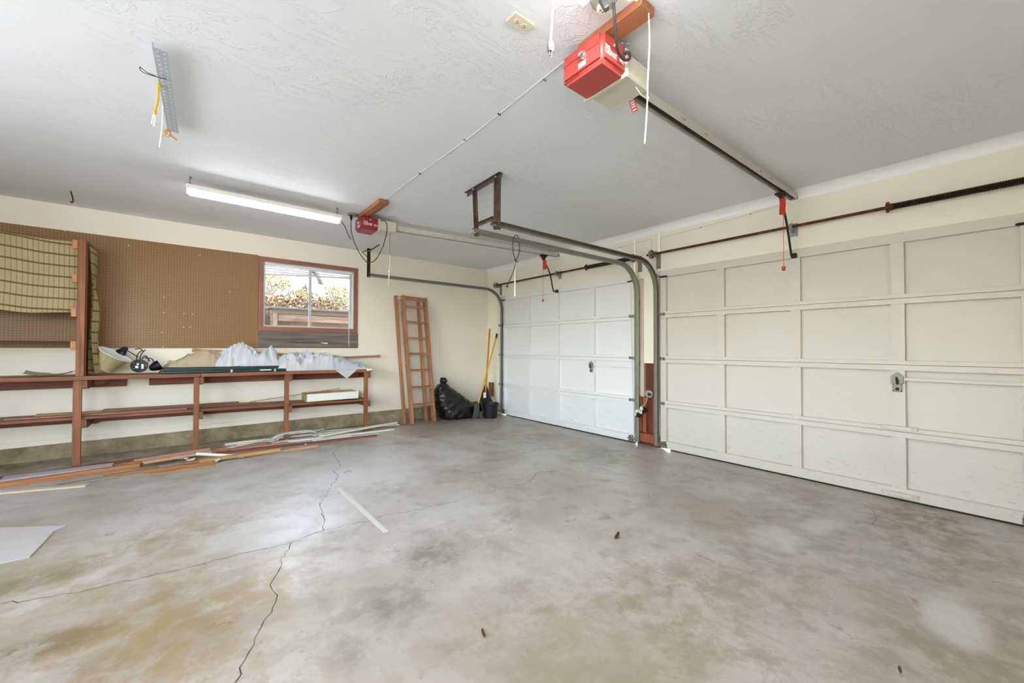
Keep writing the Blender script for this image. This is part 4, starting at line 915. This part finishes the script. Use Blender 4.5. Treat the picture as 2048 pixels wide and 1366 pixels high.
for x0, x1, z0, z1, lbx in ((-3.6, -2.165, 1.02, 1.072, 'brown wooden curtain rod with a ball end sticking out right of the workbench'), (-4.30, -3.3, 1.165, 1.10, 'wooden curtain rod with its ball end resting on the beige drop cloth')):
    rd = thing('curtain_rod', lbx, 'curtain rod', ((x0+x1)/2, -.11, 1.0), 'wooden curtain rods on the workbench')
    y = -.11 if x1 > -3 else -.075
    tubeo('pole', [(x0, y, z0), (x1, y, z1)], .0155, M['tan'] if x1 < -3 else M['rose'], rd, 12)
    e, d = (V((x1, y, z1)), 1) if x1 > -3 else (V((x0, y, z0)), -1)
    bm = B(); add_lathe(bm, [(.016, 0), (.019, .004), (.019, .012), (.011, .018)], e, (d, 0, 0), 14); add_ball(bm, e+V((d*.038, 0, 0)), .026, 3); obj('finial', bm, M['tan'], rd, True)
# lower shelf
sb = thing('divided_box', 'shallow white open box with dividers on the lower shelf', 'box', (-2.86, -.29, zs(-2.86)))
X0, X1, Y0, Y1 = -3.185, -2.525, -.395, -.075; za = zs(X0)+.002
bm = B(); add_box(bm, (X0, Y0, za), (X1, Y1, za+.006)); obj('bottom', bm, M['cardboard'], sb)
boxo('front', (X0, Y0, za), (X1, Y0+.008, za+.105), M['whitebox'], sb); boxo('back', (X0, Y1-.008, za), (X1, Y1, za+.105), M['cardboard'], sb)
for x in (X0, X0+.16, X0+.33, X0+.49, X1-.008): boxo('divider', (x, Y0+.008, za+.006), (x+.008, Y1-.008, za+.10), M['cardboard'], sb)
for p0, p1, w, t_, mt, lbx in (((-5.55,-.09),(-4.90,-.10),.10,.012,'tan','thin tan board lying at the back of the lower shelf, left end'), ((-5.08,-.14),(-3.90,-.12),.09,.030,'bench_top','thick dark brown board on the lower shelf ending left of the third leg'),
       ((-4.95,-.24),(-3.72,-.22),.06,.022,'redbrown','reddish brown board on the lower shelf ending near the third leg'), ((-5.7,-.30),(-4.4,-.31),.05,.012,'rose','narrow board along the front of the lower shelf')):
    tag(oboxo('shelf_lumber', (p0[0], p0[1], zs(p0[0])+t_/2+.001), (p1[0], p1[1], zs(p1[0])+t_/2+.001), w, t_, M[mt], None, bev=.001), lbx, 'board', 'boards stored on the lower shelf')
tag(oboxo('thin_dowel', (-3.78, -.10, zs(-3.78)+.02), (-2.70, -.15, zs(-2.7)+.145), .010, .010, M['tan'], None), 'thin tan stick slanting up over the divided white box', 'stick')
tag(oboxo('tape_scrap', (-4.55, -.158, zs(-4.5)+.0325), (-4.47, -.158, zs(-4.47)+.0325), .03, .001, M['bluetape'], None), 'small scrap of blue tape on a board of the lower shelf', 'tape')

# ------------------------------------------------------------------ lumber and trim strips on the floor
LUM = [('orange',(-5.75,-.975),(-4.742,-.864),.05,.040,0,'orange pine stick, thick edge up, in front of the lavender board'),
 ('lav',(-5.60,-.785),(-4.937,-.775),.14,.018,.022,'flat lavender grey board on the floor at the left'),
 ('redbrown',(-5.75,-.66),(-4.35,-.50),.06,.020,0,'dark red brown board at the back of the floor lumber, left side'),
 ('pale',(-5.60,-1.125),(-5.029,-1.314),.06,.012,0,'pale pointed lath lying closest to the camera at the left'),
 ('greywood',(-5.22,-1.17),(-4.869,-1.130),.05,.010,0,'thin grey lath between the pale lath and orange stick'),
 ('amber',(-4.965,-1.110),(-4.60,-1.06),.05,.020,0,'short amber stick in front of the pile, left part'),
 ('amber',(-5.00,-.80),(-4.45,-.72),.12,.020,0,'wide amber board under the pinkish boards'),
 ('pink',(-4.797,-.697),(-4.20,-.56),.05,.020,.021,'narrow pinkish board lying at the back of the stacked pile'),
 ('pink',(-4.719,-.905),(-4.20,-.79),.11,.020,.042,'wide pinkish grooved board on top of the stacked pile'),
 ('orange',(-4.85,-.80),(-4.05,-.70),.05,.020,.021,'orange stick beneath the wide pinkish board'),
 ('amber',(-4.70,-1.12),(-4.15,-1.13),.04,.020,0,'amber stick in front of the pinkish boards'),
 ('amber',(-4.649,-1.25),(-4.179,-1.245),.035,.015,0,'frontmost thin amber stick in the middle of the pile'),
 ('tan',(-4.30,-1.105),(-3.593,-1.058),.06,.026,.021,'tan square-edged stick in the middle of the floor lumber'),
 ('pinktan',(-3.95,-1.03),(-3.198,-1.013),.07,.020,0,'pinkish tan board at the right front end of the brown boards'),
 ('rose',(-4.60,-.62),(-3.442,-.64),.05,.020,0,'long rose coloured board behind the tan stick'),
 ('redbrown',(-4.15,-.74),(-2.44,-.885),.05,.020,0,'long reddish board reaching to the right end of the lumber'),
 ('amber',(-4.45,-.985),(-3.80,-.94),.06,.020,0,'amber board half hidden behind the white pole'),
 ('rose',(-4.302,-.52),(-3.649,-.50),.04,.015,.0,'small rose strip at the back beside the second bench leg')]
MM = dict(M); MM['pinktan'] = M['pink']
for mt, a, b, w, t_, dz, lbx in LUM:
    o = oboxo('floor_board', (a[0], a[1], fz(a[0])+dz+t_/2+.001), (b[0], b[1], fz(b[0])+dz+t_/2+.001), w, t_, MM[mt], None, bev=.0015); tag(o, lbx, 'board', 'loose boards on the floor before the workbench')
tag(tubeo('white_pole', [(-4.32, -.985, fz(-4.3)+.085), (-3.932, -1.081, fz(-3.93)+.017)], .016, M['whiteenamel'], None, 12), 'short white round pole lying across the brown floor boards', 'pole')
for k, (x, y) in enumerate(((-4.42, -1.02), (-4.36, -1.06), (-4.16, -1.17))):
    bm = B(); pp = [(.05*random.uniform(.5,1)*math.cos(a), .03*random.uniform(.5,1)*math.sin(a)) for a in [2*PI*i/7 for i in range(7)]]
    vv = [bm.verts.new((x+a, y+b, fz(x)+.06-.012*k+random.uniform(-.012,.018))) for a, b in pp]; c_ = bm.verts.new((x, y, fz(x)+.07-.012*k))
    for i in range(7): bm.faces.new((vv[i], vv[(i+1) % 7], c_))
    bmesh.ops.solidify(bm, geom=list(bm.faces), thickness=.0012)
    tag(obj('paper_scrap', bm, M['paper']), ('torn white paper scrap on the stacked boards, left one', 'torn white paper scrap beside the white pole', 'torn white paper scrap at the front of the boards, right one')[k], 'paper scrap', 'paper scraps on the floor boards')
WH = [((-3.09,-.67),(-1.95,-.37),.055,.022,.040,'thick white strip on top of the pile pointing at the ladder'),
 ((-4.045,-.30),(-2.984,-.315),.05,.020,0,'white trim strip nearest the concrete footing'), ((-3.937,-.375),(-3.50,-.385),.05,.020,0,'short white trim strip with a square end at the left of its pile'),
 ((-3.602,-.56),(-2.097,-.631),.045,.018,0,'long white strip along the front of the trim pile'), ((-3.30,-.815),(-2.383,-.754),.05,.012,0,'flat white strip beside the reddish board'),
 ((-3.923,-.35),(-2.506,-.42),.03,.012,.021,'narrow white strip lying on top of the others at the back'), ((-3.496,-.495),(-2.679,-.52),.05,.012,0,'white strip in the middle of the trim pile'),
 ((-3.179,-.685),(-2.72,-.695),.05,.014,0,'short flat white strip at the front right of the trim pile'), ((-3.226,-.22),(-1.93,-.42),.03,.010,.021,'thin tan tipped strip sticking out furthest right')]
for a, b, w, t_, dz, lbx in WH:
    o = oboxo('trim_strip', (a[0], a[1], fz(a[0])+dz+t_/2+.001), (b[0], b[1], fz(b[0])+dz+t_/2+.001), w, t_, M['pvc'], None, bev=.002); tag(o, lbx, 'trim strip', 'loose white trim strips on the floor')
bm = B(); P = catmull([(-4.16, -.56, .045), (-3.912, -.50, .055), (-3.642, -.41, .065), (-3.342, -.33, .08), (-2.95, -.30, .09)], 6)
sweep(bm, P, [(-.018, -.004), (.018, -.004), (.018, .004), (-.018, .004)], [(0,0,1)]*len(P)); tag(obj('bent_strip', bm, M['pvc']), 'long bowed white strip curving over the trim pile', 'trim strip')
gh = thing('grab_handle', 'grey plastic arched handle lying on the white trim strips', 'handle', (-3.34, -.40, .08))
P = catmull([(-3.60, -.52, .078), (-3.555, -.52, .114), (-3.47, -.52, .134), (-3.30, -.525, .142), (-3.18, -.53, .136), (-3.11, -.53, .104)], 6)
bm = B(); sweep(bm, P, [(-.022, -.010), (.022, -.010), (.018, .010), (-.018, .010)], [(0,0,1)]*len(P)); obj('grip', bm, M['greyplastic'], gh, True)
for x in (-3.60, -3.115): boxo('foot', (x-.03, -.555, .060), (x+.03, -.498, .084), M['greyplastic'], gh, .004)
# laminate planks flat on the floor at the left edge
LA = [[(-5.45,-2.36),(-5.30,-2.10),(-4.985,-2.30),(-5.03,-2.36)], [(-5.52,-2.46),(-5.45,-2.365),(-5.032,-2.365),(-5.04,-2.55)], [(-5.56,-2.62),(-5.52,-2.465),(-5.041,-2.555),(-5.055,-2.735),(-5.20,-2.74)]]
for L, lbx in zip(LA, ('farthest of three pale laminate planks flat on the floor at the left', 'middle pale laminate plank flat on the floor at the left', 'nearest pale laminate plank flat on the floor at the left')):
    bm = B(); add_prism(bm, [(x, y, fz(x)+.0005) for x, y in L], (0, 0, .007)); tag(obj('laminate_plank', bm, M['laminate']), lbx, 'plank', 'laminate planks on the floor')
for (x, y, a, s), lbx in zip(((-2.30,-4.59,.4,.05), (-3.447,-4.765,1.2,.028), (-2.357,-5.87,.2,.022)), ('long curled dead leaf in the middle of the concrete floor', 'small dead twig leaf at the bottom centre of the floor', 'crumpled dead leaf at the bottom right of the floor')):
    bm = B(); c_, s_ = math.cos(a), math.sin(a); r0 = []
    for i in range(9):
        t = i/8*2-1; w = .22*s*(1-t*t)**.5; p = V((x+c_*t*s, y+s_*t*s, fz(x)+.001)); q = V((-s_, c_, 0))
        r0.append([bm.verts.new(p+q*k*w+V((0,0,.004+.25*s*(abs(t)**2)*.4+.10*s*k*k))) for k in (-1, 0, 1)])
    for A, B_ in zip(r0, r0[1:]):
        for k in (0, 1): bm.faces.new((A[k], A[k+1], B_[k+1], B_[k]))
    bmesh.ops.solidify(bm, geom=list(bm.faces), thickness=.0008); tag(obj('dead_leaf', bm, M['leaf'], None, True), lbx, 'leaf', 'dead leaves on the floor')

# ------------------------------------------------------------------ ladder
ld = thing('step_ladder', 'folded wooden step ladder leaning against the cream back wall', 'ladder', (-1.54, -.28, .015))
FL0, FL1 = V((-1.700, -.375, fz(-1.7)+.002)), V((-1.765, -.135, 2.03)); FR0, FR1 = V((-1.305, -.345, fz(-1.3)+.002)), V((-1.368, -.115, 2.02))
BL0, BL1 = V((-1.785, -.29, fz(-1.8)+.002)), V((-1.848, -.055, 2.03)); BR0, BR1 = V((-1.395, -.25, fz(-1.4)+.002)), V((-1.455, -.05, 1.96))
for a, b, w in ((FL0, FL1, .095), (FR0, FR1, .095), (BL0, BL1, .065), (BR0, BR1, .065)):
    oboxo('side_rail', a, b, w, .038, M['ladder'], ld, upv=(1,0,0), bev=.004)
for k in range(8):
    t = (.14, .275, .41, .54, .665, .795, .92, .985)[k]; p, q = FL0.lerp(FL1, t), FR0.lerp(FR1, t)
    d_ = (q-p).normalized(); oboxo('step', p+d_*.012, q-d_*.012, .092 if k < 7 else .10, .026 if k < 7 else .06, M['ladder'], ld, upv=(0, -.1, 1), bev=.002)
    bm = B(); add_tube(bm, [p+V((-.02, .0, -.016)), q+V((.02, .0, -.016))], .003, 6); obj('tie_rod', bm, M['galv'], ld)
for a, b in ((FL1, BL1), (FR1, BR1)):
    bm = B(); add_obox(bm, a+V((-.017, 0, -.05)), b+V((-.017, 0, -.05)), .003, .022, (0,0,1)); obj('hinge_plate', bm, M['galv'], ld)
for t in (.45, .62, .86):
    bm = B(); p = FL0.lerp(FL1, t)+V((-.017, .03, 0)); add_box(bm, p-V((.02, .008, .008)), p+V((.002, .008, .008))); obj('spreader_clip', bm, M['galv'], ld)

# ------------------------------------------------------------------ trash bag, bucket and tools in the corner
tb = thing('trash_bag', 'full shiny black trash bag slumped against the back wall', 'trash bag', (-.80, -.24, .006))
LV = [(.0, -1.10, -.50, .20), (.03, -1.13, -.47, .225), (.10, -1.15, -.46, .235), (.18, -1.19, -.52, .225), (.27, -1.225, -.60, .20), (.36, -1.24, -.74, .175), (.44, -1.235, -.86, .15), (.51, -1.215, -.955, .12), (.57, -1.18, -1.02, .085), (.60, -1.14, -1.055, .045), (.625, -1.125, -1.06, .038), (.66, -1.125, -1.045, .040), (.685, -1.11, -1.06, .02)]
bm = B(); rings = []; NR = 72; nz = 60
def lerpLV(z):
    for a, b in zip(LV, LV[1:]):
        if a[0] <= z <= b[0]:
            f = (z-a[0])/(b[0]-a[0]); return [a[i]+(b[i]-a[i])*f for i in range(4)]
    return LV[-1]
for i in range(nz+1):
    z = .685*i/nz; _, xa, xb, ry = lerpLV(z); cx, rx = (xa+xb)/2, (xb-xa)/2; ring = []
    for k in range(NR):
        a = 2*PI*k/NR; ca, sa = math.cos(a), math.sin(a); e = .8; px = cx+rx*math.copysign(abs(ca)**e, ca); py = -.262+ry*math.copysign(abs(sa)**e, sa)*(1.0 if sa < 0 else .9)
        u_ = (px+1.0)*.78+z*.62; w_ = (z-.3)*.78-(px+1.0)*.62
        q = 1-2*abs(noise.noise(V((u_*2.2, w_*11+py*2, 7)))); q2 = noise.noise(V((px*16, z*16, py*14)))
        dd = (.020*q+.010*q2)*min(1, ry/.1)
        ring.append(bm.verts.new((px+ca*dd, py+sa*dd, fz(px)+.004+max(0, z+.010*q2*min(1, z*12)))))
    rings.append(ring)
for A, B_ in zip(rings, rings[1:]):
    for k in range(NR): bm.faces.new((A[k], A[(k+1) % NR], B_[(k+1) % NR], B_[k]))
bm.faces.new(rings[0][::-1]); bm.faces.new(rings[-1]); obj('bag', bm, M['bag'], tb, True)
bm = B()
for k in range(26):
    a = random.uniform(0, 2*PI); r = random.uniform(.004, .03); c_ = V((-1.09+.028*math.cos(a), -.262+.028*math.sin(a), .612))
    add_tube(bm, catmull([c_, c_+V((r*math.cos(a), r*math.sin(a), .03)), c_+V((r*.4*math.cos(a), r*.4*math.sin(a), .085+random.uniform(-.02,.01)))], 3), [.010, .012, .012, .012, .010, .008, .004], 5)
obj('tied_neck', bm, M['bag'], tb, True)
bk = thing('bucket', 'dark grey rubber bucket standing in front of the corner', 'bucket', (-.37, -.60, .004))
bm = B(); add_lathe(bm, [(.115, .006), (.118, 0), (.126, .05), (.145, .235), (.152, .24), (.152, .25), (.142, .25), (.139, .235), (.118, .02), (.0, .016)], (-.37, -.60, fz(-.37)), (0,0,1), 32, True, False); obj('pail', bm, M['black'], bk, True)
bm = B(); add_tube(bm, [(-.37+.150*math.cos(a), -.60+.150*math.sin(a), .222+.004) for a in [2*PI*k/32 for k in range(32)]], .005, 6, True); obj('rim', bm, M['black'], bk, True)
tw = thing('wrapped_tool', 'tool with an orange wooden handle and its head wrapped in black plastic', 'tool', (-.22, -.36, .01))
tubeo('handle', [(-.335, -.415, .40), (-.11, -.225, 1.55)], .0165, M['orangehandle'], tw, 10)
bm = B(); rings = []
for i in range(15):
    t = i/14; r = .012+.165*t**.85; ring = []
    for k in range(24):
        a = 2*PI*k/24; q = 1+.22*math.sin(a*5+t*3)*t; ring.append(bm.verts.new((-.31+r*math.cos(a)*q, -.385+r*.36*math.sin(a)*q, .56-.46*t)))
    rings.append(ring)
for A, B_ in zip(rings, rings[1:]):
    for k in range(24): bm.faces.new((A[k], A[(k+1) % 24], B_[(k+1) % 24], B_[k]))
bm.faces.new(rings[0][::-1]); bm.faces.new(rings[-1]); obj('plastic_wrap', bm, M['bag'], tw, True)
bm = B(); add_obox(bm, (-.385, -.462, .33), (-.375, -.447, .42), .05, .002, (-.4, -.9, .2)); obj('label', bm, M['paper'], tw)
br = thing('yellow_broom', 'broom with a long yellow handle and black grip leaning into the corner', 'broom', (-.33, -.40, .01))
tubeo('handle', [(-.585, -.54, .22), (-.048, -.345, 1.40)], .0125, M['yellow'], br, 10); tubeo('grip', [(-.056, -.348, 1.38), (-.030, -.338, 1.46)], .016, M['black'], br, 10)
bm = B(); add_prism(bm, [(-.70, -.55, .02), (-.61, -.61, .02), (-.57, -.57, .26), (-.63, -.53, .26)], (.035, .03, 0)); hd = obj('head', bm, M['black'], br)
bm = B()
for k in range(14): add_tube(bm, [(-.67+.006*k, -.54-.004*k, .10), (-.69+.007*k, -.55-.005*k, .02)], .005, 5)
obj('bristles', bm, M['black'], hd)
tag(oboxo('dust_pan_arm', (-.60, -.62, .33), (-.545, -.68, .10), .03, .012, M['black'], None, bev=.003), 'thin black plastic arm leaning against the bucket', 'plastic arm')
tag(oboxo('wood_block', (-.03, -.17, .30), (-.03, -.17, .56), .12, .04, M['redwood'], None, upv=(1,0,0), bev=.003), 'small reddish wood block fixed low beside the corner track', 'wood block')
# safety sensors and wire coil tied to the pier
ss = thing('safety_sensor', 'pair of white and black sensor boxes tied together on the pier between doors', 'sensor', (-.06, -3.36, .40))
for (p0, p1, w, mt) in (((-.05,-3.255,.36),(-.05,-3.285,.44),.05,'whiteenamel'), ((-.052,-3.275,.35),(-.052,-3.315,.42),.045,'black'), ((-.055,-3.315,.40),(-.055,-3.355,.48),.05,'whiteenamel'), ((-.052,-3.345,.42),(-.052,-3.385,.47),.05,'black')):
    oboxo('sensor_body', p0, p1, .05, w, M[mt], ss, upv=(0, 1, .4), bev=.008)
for p in ((-.085, -3.27, .40), (-.088, -3.335, .44)): bm = B(); add_lathe(bm, [(.014, 0), (.014, .006), (.010, .008)], p, (-1,0,0), 12); obj('lens', bm, M['greyplastic'], ss, True)
tubeo('wire', catmull([(-.04, -3.30, .47), (-.04, -3.37, .52), (-.04, -3.40, .58), (-.04, -3.40, .66)], 5), .003, M['twine'], ss, 5)
bm = B()
for k in range(4): add_tube(bm, [(-.03-.005*k, -3.425+(.042+.003*k)*math.cos(a), .635+(.030+.002*k)*math.sin(a)+.006*k) for a in [2*PI*i/18 for i in range(18)]], .004, 5, True)
tag(obj('wire_coil', bm, M['greyplastic'], None, True), 'small grey coil of wire hung on the stripped pier', 'wire coil')

# ------------------------------------------------------------------ outside: driveway, bank, box, ivy
bm = B(); add_box(bm, (.36, -14, -.12), (14, 10, -.02)); obj('driveway', bm, M['slab'], kind='structure')
bm = B(); add_box(bm, (-14, -24, -.12), (.3, YR-T-.06, -.02)); add_box(bm, (-24, YR-T-.06, -.12), (XL-T-.06, 1, -.02)); obj('bounce_yard', bm, M['yard_bounce'], kind='structure')  # unseen pale ground added to bounce daylight up to the ceiling
bm = B(); prof = [(.2, -.1), (.9, .5), (1.4, 1.0), (2.3, 1.2), (3.0, 1.75), (4.0, 2.15), (5.0, 2.55), (7.5, 3.9), (10, 5.0)]
g = {}
for i in range(41):
    x = -9+.4*i
    for j, (y, z) in enumerate(prof): g[i, j] = bm.verts.new((x, y, z+.06*noise.noise(V((x*1.3, y, 2)))*(j > 1)))
for i in range(40):
    for j in range(len(prof)-1): bm.faces.new((g[i,j], g[i+1,j], g[i+1,j+1], g[i,j+1]))
obj('ground', bm, M['soil'], None, True, kind='structure')
GS = 'pale slabs stepping up the bank outside the window'
sl = [(-4.6, 3.05, 1.95, 1.7, .9), (-2.85, 3.15, 1.98, 1.6, .9), (-1.2, 3.2, 2.0, 1.7, .9), (-4.2, 4.15, 2.42, 1.9, 1.0), (-2.2, 4.2, 2.45, 1.9, 1.0), (-.2, 4.25, 2.47, 1.9, 1.0), (-3.9, 5.3, 2.95, 2.1, 1.3), (-1.7, 5.3, 3.0, 2.1, 1.3), (.5, 5.3, 3.05, 2.1, 1.3), (-3.0, 6.8, 3.8, 2.5, 1.4), (-.4, 6.8, 3.85, 2.5, 1.4)]
cn = ['bottom row, left', 'bottom row, middle', 'bottom row, right', 'second row, left', 'second row, middle', 'second row, right', 'third row, left', 'third row, middle', 'third row, right', 'top row, left', 'top row, right']
for (x, y, z, w, d), nm in zip(sl, cn):
    o = oboxo('bank_slab', (x, y, z), (x+w, y+.04, z+.02), d, .16, M['slab'], None, upv=(0, -.52, .85), bev=.02); tag(o, 'pale concrete slab on the sunny bank outside, '+nm, 'slab', GS)
bx = thing('garden_box', 'weathered wooden garden box with a dark lid outside the window', 'garden box', (-2.6, 1.75, 1.0))
oboxo('lid', (-3.36, 1.72, 1.868), (-1.75, 1.72, 1.868), .42, .03, M['weathergrey'], bx, bev=.003)
oboxo('front_rail', (-3.30, 1.60, 1.815), (-1.80, 1.60, 1.815), .04, .075, M['weathergrey'], bx)
oboxo('front_board', (-3.22, 1.62, 1.715), (-1.80, 1.62, 1.705), .03, .12, M['weathered'], bx)
for x in (-3.27, -1.98): oboxo('post', (x, 1.60, 1.0), (x, 1.60, 1.78), .07, .07, M['weathered'], bx, upv=(1,0,0))
oboxo('back_board', (-3.28, 1.90, 1.45), (-1.80, 1.90, 1.45), .03, .80, M['weathered'], bx); oboxo('end_board', (-3.30, 1.62, 1.45), (-3.30, 1.90, 1.45), .03, .80, M['weathered'], bx)
oboxo('floor_board', (-3.28, 1.76, 1.10), (-1.80, 1.76, 1.10), .30, .03, M['weathered'], bx)
def foliage(name, label, cx, cy, cz, rx, ry, rz, n, s, mat, cat, twigs=0):
    root = thing(name, label, cat, (cx, cy, cz-rz))
    bm = B()
    for k in range(n):
        while True:
            p = V((random.uniform(-1,1), random.uniform(-1,1), random.uniform(-1,1)))
            if p.length < 1: break
        lump = .8+.35*noise.noise(V((cx+p.x*rx*2.5, 0, p.z*2)))
        c = V((cx+p.x*rx, cy+p.y*ry, cz+p.z*rz*lump)); a = V((random.gauss(0,1), random.gauss(0,1), random.gauss(0,1))).normalized(); b = a.cross(V((random.gauss(0,1), random.gauss(0,1), random.gauss(0,1)))).normalized()
        q = s*random.uniform(.6, 1.4); bm.faces.new([bm.verts.new(c+a*q*u+b*q*v*.5) for u, v in ((-1,0),(0,-1),(1,0),(0,1))])
    f = obj('foliage', bm, M[mat], root); f['kind'] = 'stuff'
    if twigs:
        bm = B()
        for k in range(twigs):
            c = V((cx+random.uniform(-1,1)*rx, cy+random.uniform(-1,1)*ry*.6, cz-rz)); d = V((random.gauss(0,.15), random.gauss(0,.1), random.uniform(.6,1.7)*rz))
            add_tube(bm, [c, c+d*.5+V((random.gauss(0,.05),0,0)), c+d], [.006, .005, .002], 4)
        t_ = obj('twigs', bm, M['weathered'], root); t_['kind'] = 'stuff'
foliage('ivy_bank', 'wide tangle of dry brown ivy behind the garden box outside', -2.75, 2.45, 1.88, 1.10, .32, .50, 4600, .030, 'ivy', 'ivy', 260)
foliage('ivy_clump', 'dry brown ivy hanging at the left of the garden box', -3.45, 1.95, 1.55, .22, .25, .55, 1200, .026, 'ivy', 'ivy', 120)
foliage('yellow_bush', 'yellow green bush high on the bank at the left of the window view', -3.0, 3.6, 2.62, .35, .2, .28, 350, .03, 'bush', 'bush', 20)
foliage('yellow_bush', 'yellow green bush on the bank right of the window mullion', -1.75, 3.3, 2.42, .35, .2, .25, 380, .03, 'bush', 'bush', 20)
foliage('yellow_bush', 'yellow green bush low at the right edge of the window view', -1.35, 2.4, 2.02, .35, .2, .24, 420, .028, 'bush', 'bush', 20)
foliage('yellow_bush', 'small yellow green bush above the ivy left of the mullion', -2.55, 3.0, 2.33, .25, .15, .12, 220, .026, 'bush', 'bush', 10)
